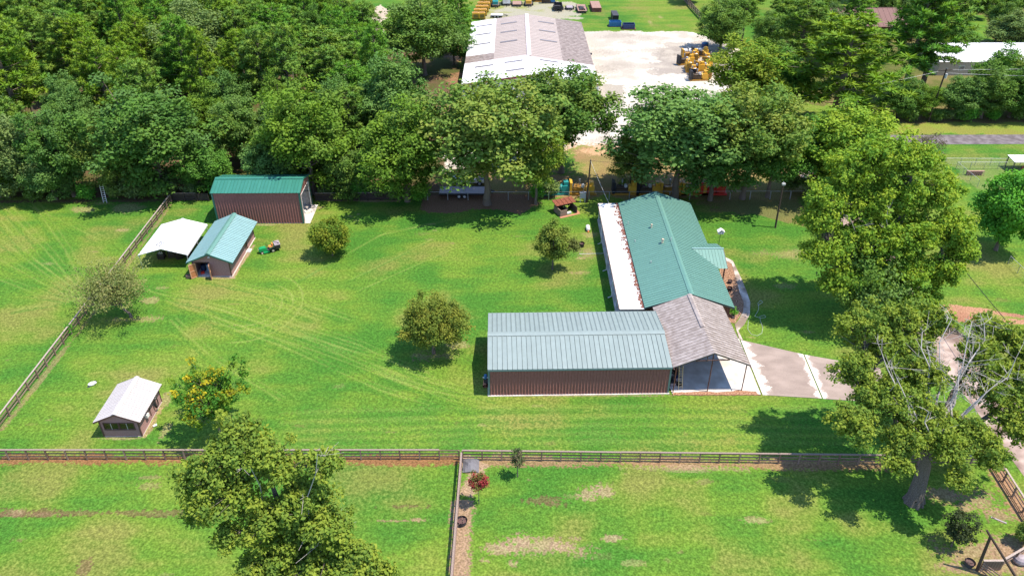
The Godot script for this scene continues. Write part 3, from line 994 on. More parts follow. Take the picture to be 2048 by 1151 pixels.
func middle_shed() -> void:
	var o3 := Vector3(-40.55, 0, -84.0)
	var t := thing("storage_shed", "brown clapboard shed with pale green metal roof and open wooden double doors", "shed", o3, deg_to_rad(-.6))
	var W := 4.65
	var L := 10.0
	var eh := 2.45
	var rh := 3.45
	var gab := [[0, eh], [W / 2, rh], [W, eh]]
	var mb := MB.new()
	lap_wall(mb, Vector3.ZERO, Vector3(W, 0, 0), .1, gab, .19, [[.35, 2.1, 0, 2.1]])
	put("front_wall", mb, M.siding, t)
	mb = MB.new()
	lap_wall(mb, Vector3(W, 0, -L), Vector3(0, 0, -L), .1, gab, .19)
	put("rear_wall", mb, M.siding, t)
	mb = MB.new()
	lap_wall(mb, Vector3(W, 0, 0), Vector3(W, 0, -L), .1, [[0, eh], [L, eh]], .19, [[6.0, 6.95, 0, 2.05]])
	put("side_wall", mb, M.siding, t)
	mb = MB.new()
	lap_wall(mb, Vector3(0, 0, -L), Vector3(0, 0, 0), .1, [[0, eh], [L, eh]], .19)
	put("side_wall", mb, M.siding, t)
	mb = MB.new()
	mb.box(-.02, W + .12, -.05, .1, -L - .1, .1)
	put("floor", mb, M.concrete, t)
	for e in [[W, 0.0], [W, -L], [0.0, 0.0]]:
		mb = MB.new()
		mb.box(e[0] - .06, e[0] + .06, .1, eh, e[1] - .06, e[1] + .06)
		put("corner_board", mb, M.brown_dark, t)
	for s in [0, 1]:      # doors swung open
		mb = MB.new()
		var tf := Transform3D(Basis(Vector3.UP, [-2.35, -1.25][s]), Vector3([.35, 2.1][s], .06, .06))
		mb.box(0, .92, 0, 2.0, -.02, .02, tf)
		var d := put("door_leaf", mb, M.door_wood if s == 0 else M.brown_dark, t)
		mb = MB.new()
		for y in [[0.0, .1], [.95, 1.05], [1.9, 2.0]]: mb.box(.1, .82, y[0], y[1], .022, .05, tf); mb.box(.1, .82, y[0], y[1], -.05, -.022, tf)
		for x in [[0.0, .098], [.822, .92]]: mb.box(x[0], x[1], 0, 2.0, .022, .05, tf); mb.box(x[0], x[1], 0, 2.0, -.05, -.022, tf)
		put("door_frame", mb, M.door_frame, d)
	mb = MB.new()
	mb.box(.3, 2.15, 2.1, 2.2, .0, .06)
	put("door_head", mb, M.brown_dark, t)
	mb = MB.new()
	mb.box(W - .1, W - .04, .1, 2.1, -6.95, -6.0)
	put("side_door", mb, M.brown_dark, t)
	mb = MB.new()
	mb.box(W + .1, W + .55, .0, .16, -6.9, -6.05)
	put("door_step", mb, M.white_paint, t)
	var A := Vector3(W / 2, rh + .1, .35)
	var B := Vector3(W / 2, rh + .1, -L - .6)
	var hw := W / 2 + .65
	var drop := (rh - eh) / (W / 2) * hw
	slope(t, A, B, Vector3(-hw, -drop, 0), 30, M.shed_roof, .045)
	slope(t, A, B, Vector3(hw, -drop, 0), 30, M.shed_roof, .045)
	for s in [-1.0, 1.0]:
		mb = MB.new()
		mb.bar(A + Vector3(.17 * s, .02, .03), B + Vector3(.17 * s, .02, -.03), .36, .05, Vector3(s * .42, 1, 0))
		put("ridge_cap", mb, M.house_roof[0], t)
		mb = MB.new()
		mb.bar(A + Vector3(0, -.1, .03), A + Vector3(hw * s, -drop - .1, .03), .05, .16)
		put("barge_board", mb, M.green_trim, t)
		mb = MB.new()
		mb.bar(A + Vector3(hw * s * .98, -drop - .08, 0), B + Vector3(hw * s * .98, -drop - .08, 0), .05, .12)
		put("fascia", mb, M.dark_trim, t)
	mb = MB.new()
	mb.box(W / 2 - .08, W / 2 + .1, rh - .5, rh - .38, .06, .2); mb.ball(Vector3(W / 2 - .06, rh - .52, .2), Vector3.ONE * .09); mb.ball(Vector3(W / 2 + .1, rh - .52, .2), Vector3.ONE * .09)
	put("security_light", mb, M.white_paint, t)
	# contents seen through the doorway
	var q := thing("red_fuel_can", "red fuel can inside the doorway of the storage shed", "fuel can", o3 + Vector3(.75, .1, -.55), .3)
	mb = MB.new(); mb.box(-.22, .22, 0, .28, -.14, .14); put("body", mb, M.red, q)
	mb = MB.new(); mb.tube(Vector3(.1, .28, 0), Vector3(.2, .4, 0), .04, .03); mb.bar(Vector3(-.15, .34, 0), Vector3(.05, .34, 0), .03, .03); mb.bar(Vector3(-.15, .28, 0), Vector3(-.15, .34, 0), .03, .03); mb.bar(Vector3(.05, .28, 0), Vector3(.05, .34, 0), .03, .03)
	put("spout", mb, M.red, q)
	for i in 3:
		q = thing("storage_barrel", ["navy plastic barrel deep in the storage shed doorway", "pale blue plastic barrel standing in the storage shed", "black plastic barrel behind the red fuel can in the shed"][i], "barrel", o3 + Vector3(.62 + i * .62, .1, -1.3 - .2 * (i % 2)), 0, "barrels in the storage shed")
		mb = MB.new(); mb.tube(Vector3.ZERO, Vector3(0, .85, 0), .28, .28, 14); put("drum", mb, [M.navy, M.clear, M.charcoal][i] if i != 1 else mat(lin(.25, .4, .55), .5), q)
		mb = MB.new(); mb.tube(Vector3(0, .3, 0), Vector3(0, .34, 0), .295, .295, 14, false); mb.tube(Vector3(0, .6, 0), Vector3(0, .64, 0), .295, .295, 14, false); put("hoop", mb, M.charcoal, q)
	q = thing("planter_box", "small reddish wooden box on the grass outside the shed door", "box", o3 + Vector3(-.85, 0, .25), .4)
	mb = MB.new()
	mb.box(-.25, .25, 0, .35, -.25, -.22); mb.box(-.25, .25, 0, .35, .22, .25); mb.box(-.25, -.22, 0, .35, -.219, .219); mb.box(.22, .25, 0, .35, -.219, .219)
	put("boards", mb, M.pale_plank, q)
	mb = MB.new(); mb.box(-.219, .219, 0, .28, -.219, .219); put("soil", mb, M.brown_dark, q)

func canopy() -> void:
	var t := thing("white_canopy", "open white metal canopy with streaked roof beside the diagonal fence", "canopy", Vector3(-45.1, 0, -86.0), deg_to_rad(.8))
	var hw := 3.15
	var L := 8.3
	var eh := 2.0
	var rh := 2.9
	var A := Vector3(0, rh, 0)
	var B := Vector3(0, rh, -L)
	slope(t, A, B, Vector3(-hw, eh - rh, 0), 9, [M.white_tarp], .02, "roof_panel", .008)
	slope(t, A, B, Vector3(hw, eh - rh, 0), 9, [M.white_tarp], .02, "roof_panel", .008)
	var mb := MB.new()
	mb.bar(A + Vector3(0, .02, .02), B + Vector3(0, .02, -.02), .3, .03)
	put("ridge_cap", mb, M.white_tarp, t)
	for s in [-1.0, 1.0]:
		mb = MB.new()
		mb.box(s * hw - .02, s * hw + .02, eh - .22, eh - .02, -L, 0)
		put("side_trim", mb, M.white_tarp, t)
		mb = MB.new()
		mb.bar(Vector3(0, rh - .07, -.1), Vector3(hw * s, eh - .07, -.1), .06, .06)
		put("rafter", mb, M.galv, t)
		for z in [-.1, -4.1, -8.1]:
			mb = MB.new()
			mb.bar(Vector3(s * (hw - .08), -.05, z), Vector3(s * (hw - .08), eh - .08, z), .07, .07)
			put("post", mb, M.galv, t)
	mb = MB.new()
	var rng := RandomNumberGenerator.new()
	rng.seed = 8
	for i in 60:      # black mildew streaks, thin scabs on the left slope and right slope
		var s := -1.0 if i < 38 else 1.0
		var x := rng.randf_range(.2, 1.3) if s < 0 else rng.randf_range(.2, 2.4)
		var z := -rng.randf_range(.5, 2.6) if s < 0 else -rng.randf_range(.3, 1.2)
		var l := rng.randf_range(.1, .7) if s < 0 else rng.randf_range(.08, .3)
		var p := Vector3(x * s, rh - x * (rh - eh) / hw + .012, z)
		mb.bar(p, p + Vector3(0, 0, -l), rng.randf_range(.02, .06), .008, Vector3(s * .28, 1, 0))
	put("mildew_streaks", mb, M.charcoal, t).set_meta("kind", "stuff")
	# the clutter in its shade
	for i in 5:
		var q := thing("firewood_crate", "dark slatted crate of scrap in the shade under the white canopy", "crate", Vector3(-46.6 + i * 1.15, 0, -88.6 - .4 * (i % 2)), i * .3, "crates under the canopy")
		mb = MB.new()
		for y in 4:
			for e in [-.4, .4]:
				mb.box(-.42, .42, .04 + y * .2, .18 + y * .2, e - .015, e + .015); mb.box(e - .015, e + .015, .04 + y * .2, .18 + y * .2, -.384, .384)
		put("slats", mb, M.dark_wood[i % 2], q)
		mb = MB.new()
		for e in 6: mb.bar(Vector3(-.3 + e * .11, .1, -.2), Vector3(-.28 + e * .1, .85 + .1 * (e % 3), .15), .06, .06)
		put("scrap", mb, [M.white_paint, M.galv, M.plank, M.white_paint, M.charcoal][i], q)

func small_shed() -> void:
	var t := thing("small_cabin", "small brown cabin with pale metal roof and four window panes in front", "cabin", Vector3(-39.45, 0, -54.98), deg_to_rad(.4))
	var W := 3.65
	var L := 5.0
	var eh := 2.2
	var rh := 3.0
	var gab := [[0, eh], [W / 2, rh], [W, eh]]
	var mb := MB.new()
	lap_wall(mb, Vector3.ZERO, Vector3(W, 0, 0), .05, gab, .19, [[.35, 1.7, .95, 1.75], [1.85, 3.2, .95, 1.75]])
	put("front_wall", mb, M.siding, t)
	mb = MB.new()
	lap_wall(mb, Vector3(W, 0, 0), Vector3(W, 0, -L), .05, [[0, eh], [L, eh]], .19)
	put("side_wall", mb, M.siding, t)
	mb = MB.new()
	lap_wall(mb, Vector3(0, 0, -L), Vector3.ZERO, .05, [[0, eh], [L, eh]], .19)
	put("side_wall", mb, M.siding, t)
	mb = MB.new()
	lap_wall(mb, Vector3(W, 0, -L), Vector3(0, 0, -L), .05, gab, .19)
	put("rear_wall", mb, M.siding, t)
	mb = MB.new()
	mb.box(-.02, W + .05, -.05, .05, -L - .05, .05)
	put("footing", mb, M.concrete, t)
	mb = MB.new()
	mb.box(.1, W - .1, .06, .1, -L + .1, -.1)
	put("floor", mb, M.plank, t)
	for x in [.35, 1.85]:
		mb = MB.new()
		mb.box(x - .06, x + 1.41, 1.75, 1.82, -.02, .07); mb.box(x - .06, x + 1.41, .88, .95, -.02, .07); mb.box(x - .06, x, .95, 1.75, -.02, .07); mb.box(x + 1.35, x + 1.41, .95, 1.75, -.02, .07)
		var wd := put("window_frame", mb, M.brown_dark, t)
		for k in 2:
			mb = MB.new()
			mb.box(x + .02 + k * .68, x + .65 + k * .68, .97, 1.73, .0, .012)
			put("pane", mb, M.glass, wd)
		mb = MB.new()
		mb.box(x + .652, x + .698, .95, 1.75, -.01, .05)
		put("mullion", mb, M.galv, wd)
	mb = MB.new()
	for e in [[0.0, 0.0], [W, 0.0], [W, -L]]: mb.box(e[0] - .06, e[0] + .06, .05, eh, e[1] - .06, e[1] + .06)
	put("corner_boards", mb, M.brown_dark, t)
	var A := Vector3(W / 2, rh + .08, .3)
	var B := Vector3(W / 2, rh + .08, -L - .3)
	var hw := W / 2 + .42
	var drop := (rh - eh) / (W / 2) * hw
	slope(t, A, B, Vector3(-hw, -drop, 0), 20, M.small_roof, .03, "roof_panel", .014)
	slope(t, A, B, Vector3(hw, -drop, 0), 20, M.small_roof, .03, "roof_panel", .014)
	for s in [-1.0, 1.0]:
		mb = MB.new()
		mb.bar(A + Vector3(.12 * s, .02, .02), B + Vector3(.12 * s, .02, -.02), .26, .04, Vector3(s * .4, 1, 0))
		put("ridge_cap", mb, M.small_roof[1], t)
		mb = MB.new()
		mb.bar(A + Vector3(0, -.09, .0), A + Vector3(hw * s, -drop - .09, .0), .05, .14)
		put("barge_board", mb, M.brown_dark, t)
		mb = MB.new()
		mb.bar(A + Vector3(hw * s * .98, -drop - .07, 0), B + Vector3(hw * s * .98, -drop - .07, 0), .05, .12)
		put("fascia", mb, M.brown_dark, t)
	mb = MB.new()
	mb.box(W + .03, W + .32, 1.15, 1.5, -1.75, -1.3)
	put("air_conditioner", mb, M.white_paint, t)
	mb = MB.new()
	mb.bar(Vector3(W + .1, .5, -2.4), Vector3(W + .1, 1.7, -2.4), .05, .05)
	put("downpipe", mb, M.brown_dark, t)
	var q := thing("rubber_hose", "black hose coil hung on the side of the small cabin", "hose", Vector3(-35.63, 1.15, -58.6))
	mb = MB.new()
	for k in 4:
		for a in 18:
			var d0 := Vector3(.02 + k * .035, sin(TAU * a / 18) * (.62 - .04 * k), cos(TAU * a / 18) * (.36 - .03 * k))
			var d1 := Vector3(.02 + k * .035, sin(TAU * (a + 1) / 18) * (.62 - .04 * k), cos(TAU * (a + 1) / 18) * (.36 - .03 * k))
			mb.tube(d0, d1, .035, .035, 6, false)
	put("coil", mb, M.rubber, q)
	mb = MB.new(); mb.box(-.08, .12, .5, .62, -.12, .12); put("hanger", mb, M.galv, q)
	q = thing("white_bucket", "white bucket tipped on the ground beside the small cabin", "bucket", Vector3(-35.1, .12, -56.4), .6)
	mb = MB.new(); mb.tube(Vector3(-.18, 0, 0), Vector3(.18, .02, 0), .11, .14, 12, false); mb.tube(Vector3(-.18, 0, 0), Vector3(-.17, 0, 0), .11, .11, 12); put("shell", mb, M.white_paint, q)
	mb = MB.new(); mb.tube(Vector3(.15, .02, 0), Vector3(.19, .02, 0), .155, .155, 12, false); put("rim", mb, M.galv, q)

func far_workshop() -> void:
	var t := thing("equipment_workshop", "large wide workshop with patched white and pinkish roof in the pale yard", "building", Vector3(3.55, 0, -147.5))
	var hw := 13.4
	var L := 46.5
	var eh := 4.0
	var rh := 5.9
	var mb := MB.new()
	var gab := [[0, eh - .1], [hw, rh - .12], [hw * 2, eh - .1]]
	rib_wall(mb, Vector3(-hw, 0, -.2), Vector3(hw, 0, -.2), 0, gab, .6, .05)
	put("front_wall", mb, M.white_roof[0], t)
	mb = MB.new()
	rib_wall(mb, Vector3(hw, 0, -L + .2), Vector3(-hw, 0, -L + .2), 0, gab, .6, .05)
	put("rear_wall", mb, M.white_roof[0], t)
	for s in [-1.0, 1.0]:
		mb = MB.new()
		mb.box(s * (hw - .2) - .05, s * (hw - .2) + .05, 0, eh, -L + .21, -.21)
		put("side_wall", mb, M.white_roof[1], t)
	# roof in bays: [side, z0, z1, share0, share1, material]
	for q in [[-1, 0, 13, 0, 1, M.white_roof], [1, 0, 12, 0, 1, M.white_roof], [-1, 13, L, 0, .55, M.pink_roof], [-1, 13, 18, .55, 1, M.old_roof], [-1, 18, L, .55, 1, M.white_roof], [1, 12, L, 0, .52, M.pink_roof], [1, 12, L, .52, 1, M.old_roof]]:
		var s: float = q[0]
		var o := Vector3(s * hw * q[3], lerpf(rh, eh, q[3]), -q[1])
		var e := Vector3(s * hw * q[3], lerpf(rh, eh, q[3]), -q[2])
		var d: Vector3 = Vector3(s * hw, eh - rh, 0) * (q[4] - q[3])
		slope(t, o, e, d, maxi(2, int((q[2] - q[1]) / 1.15)), q[5], .03, "roof_panel", .03)
	mb = MB.new()
	mb.bar(Vector3(0, rh + .06, -12.5), Vector3(0, rh + .06, -L - .1), .9, .08)
	put("ridge_vent", mb, mat(lin(.55, .48, .47), .5), t)
	for q in [[-1, .62, 41.5], [-1, .62, 34], [-1, .62, 26], [-1, .18, 40.5], [-1, .18, 33], [-1, .18, 25], [1, .2, 41], [1, .2, 33.5], [1, .2, 25.5], [-1, .55, 9.5], [-1, .52, 3.5], [-1, .1, 9.8], [-1, .08, 4.2], [1, .16, 10.5], [1, .62, 9.5], [1, .3, 4.5]]:
		var s: float = q[0]
		var a := Vector3(s * hw * q[1], lerpf(rh, eh, q[1]) + .05, -q[2])
		mb = MB.new()
		mb.bar(a, a + Vector3(s * hw, eh - rh, 0) * .28, .75, .05)
		put("skylight", mb, M.skylight, t)
	mb = MB.new()
	mb.bar(Vector3(0, rh - .16, .06), Vector3(-hw, eh - .16, .06), .08, .34); mb.bar(Vector3(0, rh - .16, .06), Vector3(hw, eh - .16, .06), .08, .34)
	put("front_trim", mb, M.maroon, t)
	mb = MB.new()
	mb.box(hw + .02, hw + .5, eh - .7, eh - .4, -22.3, -21.7)
	put("wall_fan", mb, M.charcoal, t)

func gable_home(called: String, label: String, at: Vector3, turn: float, hw: float, L: float, eh: float, rh: float, roof: Array, wall: Material) -> void:
	var t := thing(called, label, "house", at, turn)
	var mb := MB.new()
	var gab := [[0, eh], [hw - .3, rh - .1], [hw * 2 - .6, eh]]
	rib_wall(mb, Vector3(-hw + .3, 0, -.3), Vector3(hw - .3, 0, -.3), 0, gab, 40, 0)
	put("end_wall", mb, wall, t)
	mb = MB.new()
	rib_wall(mb, Vector3(hw - .3, 0, -L + .3), Vector3(-hw + .3, 0, -L + .3), 0, gab, 40, 0)
	put("end_wall", mb, wall, t)
	for s in [-1.0, 1.0]:
		mb = MB.new(); mb.box(s * (hw - .3) - .05, s * (hw - .3) + .05, 0, eh, -L + .31, -.31); put("side_wall", mb, wall, t)
		for i in 3:
			mb = MB.new(); mb.box(s * (hw - .25) - .03, s * (hw - .25) + .03, 1, 2.1, -L * (.2 + .3 * i) - .6, -L * (.2 + .3 * i) + .6)
			var w := put("window", mb, M.white_paint, t)
			mb = MB.new(); mb.box(s * (hw - .21) - .02, s * (hw - .21) + .02, 1.08, 2.02, -L * (.2 + .3 * i) - .52, -L * (.2 + .3 * i) + .52); put("pane", mb, M.glass, w)
	slope(t, Vector3(0, rh, 0), Vector3(0, rh, -L), Vector3(-hw, eh - rh, 0), maxi(4, int(L / 1.2)), roof, .02)
	slope(t, Vector3(0, rh, 0), Vector3(0, rh, -L), Vector3(hw, eh - rh, 0), maxi(4, int(L / 1.2)), roof, .02)
	mb = MB.new(); mb.bar(Vector3(0, rh + .02, 0), Vector3(0, rh + .02, -L), .3, .05); put("ridge_cap", mb, roof[0], t)
func far_houses() -> void:
	var p := g(1990, 150)
	gable_home("white_roofed_house", "house with a bright white metal roof behind the roadside hedge", p + Vector3(-13, 0, -6), -PI / 2, 6.5, 26, 3.0, 5.2, M.white_roof, M.tan_wall)
	p = g(1720, 75)
	gable_home("shingled_house", "house with a reddish brown shingle roof among tall pines", p + Vector3(-9, 0, -5), -PI / 2, 6.5, 20, 3.0, 6.0, [M.shingle], M.brick)
	p = g(724, 92)
	gable_home("wood_cabin", "grey cabin with a pale corner board half hidden in the wood", p + Vector3(-3.4, 0, -1), 0, 3.4, 8, 3.6, 5.0, [M.old_roof[1]], M.tan_wall)

# ---------------------------------------------------------------- fences
func fence(called: String, label: String, p0: Vector3, p1: Vector3, gap: float, ys: Array, rh: float, caps: Material, mats: Array, posth: float) -> Node3D:
	var t := thing(called, label, "fence", p0)
	var d := p1 - p0
	var l := d.length()
	var n := maxi(1, int(round(l / gap)))
	var x := d / l
	var out := x.cross(Vector3.UP)
	var w := l / n
	t.basis = Basis(x, Vector3.UP, -out)
	var rng := RandomNumberGenerator.new()
	rng.seed = int(l * 100)
	var pm := MB.new()
	pm.box(-.06, .06, -.2, posth, -.06, .06)
	var pme := pm.mesh()
	var span := 2
	var rm := MB.new()
	rm.box(.006, w * span - .006, -rh / 2, rh / 2, -.02, .02)
	var rme := rm.mesh()
	var r1 := MB.new()
	r1.box(.006, w - .006, -rh / 2, rh / 2, -.02, .02)
	var r1e := r1.mesh()
	var cm := MB.new()
	cm.box(.004, w * span - .004, -.02, .02, -.085, .085)
	var cme := cm.mesh()
	for i in n + 1:
		var o := putm("post", pme, mats[i % mats.size()], t)
		o.position = Vector3(w * i, 0, 0)
		o.rotation = Vector3(rng.randfn(0, .015), 0, rng.randfn(0, .015))
	var i := 0
	while i < n:
		var two := i + span <= n
		for y in ys:
			var o := putm("rail", rme if two else r1e, mats[rng.randi() % mats.size()], t)
			o.position = Vector3(w * i, y + rng.randfn(0, .008), .083)
			o.rotation.z = rng.randfn(0, .004)
		if caps and two:
			var o := putm("cap_board", cme, caps, t)
			o.position = Vector3(w * i, posth + .022, .03)
			o.rotation.z = rng.randfn(0, .003)
		i += span
	return t
func fences() -> void:
	var h4 := [.34, .72, 1.1]
	fence("paddock_fence", "brown three-rail fence beyond the big sweetgum, in front of the small cabin", g(-60, 919), g(918, 919), 1.85, h4, .13, M.fence_cap, M.fence_wood, 1.24)
	fence("paddock_fence", "brown three-rail fence from the cross fence to the great oak", g(925, 920), g(1835, 930), 1.85, h4, .13, M.fence_cap, M.fence_wood, 1.24)
	fence("paddock_fence", "short weathered fence between the great oak and the lane corner", g(1850, 930), g(1984, 932), 1.9, h4, .13, M.fence_pale, M.fence_wood, 1.24)
	fence("paddock_fence", "cross fence dividing the two front paddocks", g(923, 924), g(902, 1190), 1.85, h4, .13, M.fence_cap, M.fence_wood, 1.24)
	fence("paddock_fence", "pale-capped fence running along the lane", g(1988, 934), g(2110, 1128), 1.9, h4, .13, M.fence_pale, M.fence_wood, 1.24)
	fence("paddock_fence", "long slanting fence past the white canopy toward the wood", g(-70, 950), g(343, 404), 1.95, h4, .13, M.fence_pale, M.fence_wood, 1.24)
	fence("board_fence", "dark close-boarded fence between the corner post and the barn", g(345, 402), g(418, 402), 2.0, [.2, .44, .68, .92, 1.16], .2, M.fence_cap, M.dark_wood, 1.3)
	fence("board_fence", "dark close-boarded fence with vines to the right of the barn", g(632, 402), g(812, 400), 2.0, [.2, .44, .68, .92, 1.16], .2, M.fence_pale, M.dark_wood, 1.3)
	fence("rail_fence", "thin pale-railed fence in front of the row of generators", g(815, 400), g(1620, 398), 3.0, [1.3], .05, null, [M.steel], 1.3)
	fence("yard_fence", "sunlit brown board fence under the yellow-green pecan", g(1635, 462), g(1684, 528), 1.8, [.25, .5, .75, 1.0, 1.22], .14, M.fence_cap, M.fence_wood, 1.3)
	# wire dog run on the far side of the lane
	var c0 := g(1890, 330); var c1 := g(2070, 331); var c2 := g(1912, 338); var c3 := g(1955, 374)
	pipe_fence("wire enclosure fence parallel to the road", c0, c1)
	pipe_fence("wire fence along the inner side of the dog run", c2, Vector3(c1.x, 0, c2.z))
	pipe_fence("wire fence slanting down toward the round green tree", c2, c3)
	pipe_fence("low wire fence near the dirt track", g(2016, 528), g(2075, 585))
	var s := thing("run_shelter", "small white-roofed shelter on posts inside the wire enclosure", "shelter", g(2042, 338))
	slope(s, Vector3(-2.2, 2.0, -1.2), Vector3(2.4, 2.0, -1.2), Vector3(0, -.25, 2.4), 4, M.white_roof, .03)
	for x in [-2.0, 2.2]:
		for z in [-1.0, 1.0]:
			var mb := MB.new(); mb.box(x - .05, x + .05, -.1, 1.86 - z * .1, z - .05, z + .05); put("post", mb, M.charcoal, s)
	var b := MB.new(); b.box(-.6, 2.1, .4, 1.0, .96, 1.02); put("side_board", b, M.maroon, s)
	s = thing("feed_trough", "long slatted reddish hay feeder inside the wire enclosure", "feeder", g(1950, 350))
	for i in 9:
		var mb := MB.new(); mb.bar(Vector3(-1.3 + i * .32, 0, .35), Vector3(-1.3 + i * .32, .7, .1), .06, .04); put("slat", mb, M.pale_plank, s)
	var mt := MB.new(); mt.box(-1.4, 1.4, .68, .74, -.25, .15); put("top_board", mt, M.pale_plank, s)
	mt = MB.new(); mt.box(-1.35, 1.35, .0, .68, -.24, -.2); put("back_board", mt, M.plank, s)
	# fence at the far edge of the mown field
	fence("board_fence", "grey board fence along the far mown field", g(1368, 2), g(1402, 40), 2.4, [.3, .7, 1.1, 1.5], .3, null, M.fence_wood, 1.7)
func pipe_fence(label: String, p0: Vector3, p1: Vector3) -> void:
	var t := thing("wire_fence", label, "fence", p0)
	var l := p0.distance_to(p1)
	var n := maxi(1, int(l / 2.2))
	var pm := MB.new(); pm.tube(Vector3(0, -.1, 0), Vector3(0, 1.25, 0), .035, .035, 6)
	var me := pm.mesh()
	for i in n + 1:
		putm("post", me, M.steel, t).position = (p1 - p0) * i / n
	var mb := MB.new(); mb.tube(Vector3(0, 1.24, 0), p1 - p0 + Vector3(0, 1.24, 0), .025, .025, 6); put("top_rail", mb, M.galv, t)
	mb = MB.new()
	var k := int(l / .3)
	for i in k:
		var q := (p1 - p0) * i / k
		mb.tube(q + Vector3(0, .02, 0), q + Vector3(0, 1.22, 0), .006, .006, 3, false)
	for y in [.2, .5, .8]:
		mb.tube(Vector3(0, y, 0), p1 - p0 + Vector3(0, y, 0), .006, .006, 3, false)
	put("wire_mesh", mb, M.galv, t)

# ---------------------------------------------------------------- trees
func leaf(mb: MB, p: Vector3, nn: Vector3, s: float, rng: RandomNumberGenerator, asp := .62) -> void:
	var r := Vector3(rng.randf() - .5, rng.randf() - .5, rng.randf() - .5)
	var x := nn.cross(r).normalized()
	var y := nn.cross(x)
	var a := p - x * s
	var b := p + x * s
	var c := p + y * s * asp + nn * s * .18
	var d := p - y * s * asp + nn * s * .18
	var v := mb.v
	mb.v.append(a); mb.v.append(c); mb.v.append(b); mb.v.append(a); mb.v.append(b); mb.v.append(d)
	for i in 6:
		mb.n.append(nn); mb.c.append(mb.col)
# crown of leaf clumps; returns [crown mesh, list of clump centres]
func crown(rng: RandomNumberGenerator, R: float, y0: float, y1: float, nc: int, cr: float, nl: int, ls: float, pal: Array, opt := {}) -> Array:
	var mb := MB.new()
	var ctr := Vector3(opt.get("dx", 0.0), (y0 + y1) / 2, opt.get("dz", 0.0))
	var hh := (y1 - y0) / 2
	var nz := FastNoiseLite.new()
	nz.seed = rng.randi() % 10000; nz.frequency = .8
	var spots := []
	# share of the clumps set nearer the trunk (place only; colour never depends on it)
	var filled: float = opt.get("filled", .25)
	var wob: float = opt.get("wob", .38)
	var flat: float = opt.get("flat", .82)
	var low: float = opt.get("skirt", .95)
	var mix: float = opt.get("mix", .7)      # how far a leaf strays from its clump's colour toward another of the same tree
	for i in nc:
		var yy := 1.0 - 2.0 * (i + .5) / nc
		var rr := sqrt(1 - yy * yy)
		var th := i * 2.39996 + rng.randf() * .6
		var d := Vector3(cos(th) * rr, yy, sin(th) * rr)
		var k := (1.0 - wob * .45 + wob * nz.get_noise_3dv(d * 1.6) * 1.8) * rng.randf_range(.74, 1.0)
		if rng.randf() < filled: k *= rng.randf_range(.35, .75)
		if yy < -.3: k *= low
		var p := ctr + d * Vector3(R, hh, R) * k * (1.0 - cr * .55 / maxf(R, .1))
		spots.append(p)
		var base: Color = pal[rng.randi() % pal.size()]
		var cs := cr * rng.randf_range(.7, 1.3)
		var lean := Vector3(rng.randfn(0, .15), rng.randfn(0, .1), rng.randfn(0, .15))
		for j in nl:
			var u := Vector3(rng.randfn(), rng.randfn() + .25, rng.randfn()).normalized()
			var q := p + (u * (.2 + .9 * rng.randf()) + lean) * cs * Vector3(1, flat, 1)
			if q.y < .12: continue
			var nn := (u * .5 + Vector3.UP * .45 + Vector3(rng.randf() - .5, rng.randf() - .5, rng.randf() - .5) * 1.5).normalized()
			mb.col = base.lerp(pal[rng.randi() % pal.size()], rng.randf() * mix)
			leaf(mb, q, nn, ls * rng.randf_range(.6, 1.25), rng)
	return [mb.mesh(), spots]
func limbs(mb: MB, rng: RandomNumberGenerator, h: float, r: float, fork: float, spots: Array, every := 2, top := Vector3.ZERO, seg := 9) -> void:
	var f := Vector3(top.x * .5, fork, top.z * .5)
	var last := Vector3(0, -.25, 0)
	var lr := r * 1.35
	for i in 4:      # flared bole
		var k := (i + 1) / 4.0
		var p := Vector3(f.x * k * k + rng.randfn(0, r * .12), fork * k, f.z * k * k + rng.randfn(0, r * .12))
		var nr := lerpf(r * 1.05, r * .72, k)
		mb.tube(last, p, lr, nr, seg, false)
		last = p; lr = nr
	f = last
	var tip := Vector3(top.x, h * .82, top.z)
	mb.tube(f, tip, lr * .85, r * .15, 7, false)
	for i in range(0, spots.size(), every):
		var s: Vector3 = spots[i]
		var k := clampf((s.y - fork) / maxf(.1, h - fork) * .55, 0, .6)
		var st := f.lerp(tip, k)
		var mid := st.lerp(s, .5) + Vector3(rng.randfn(0, .25), -.02 * st.distance_to(s), rng.randfn(0, .25))
		var br := r * rng.randf_range(.16, .30)
		mb.tube(st, mid, br * 1.2, br * .7, 5, false)
		mb.tube(mid, s, br * .7, br * .15, 5, false)
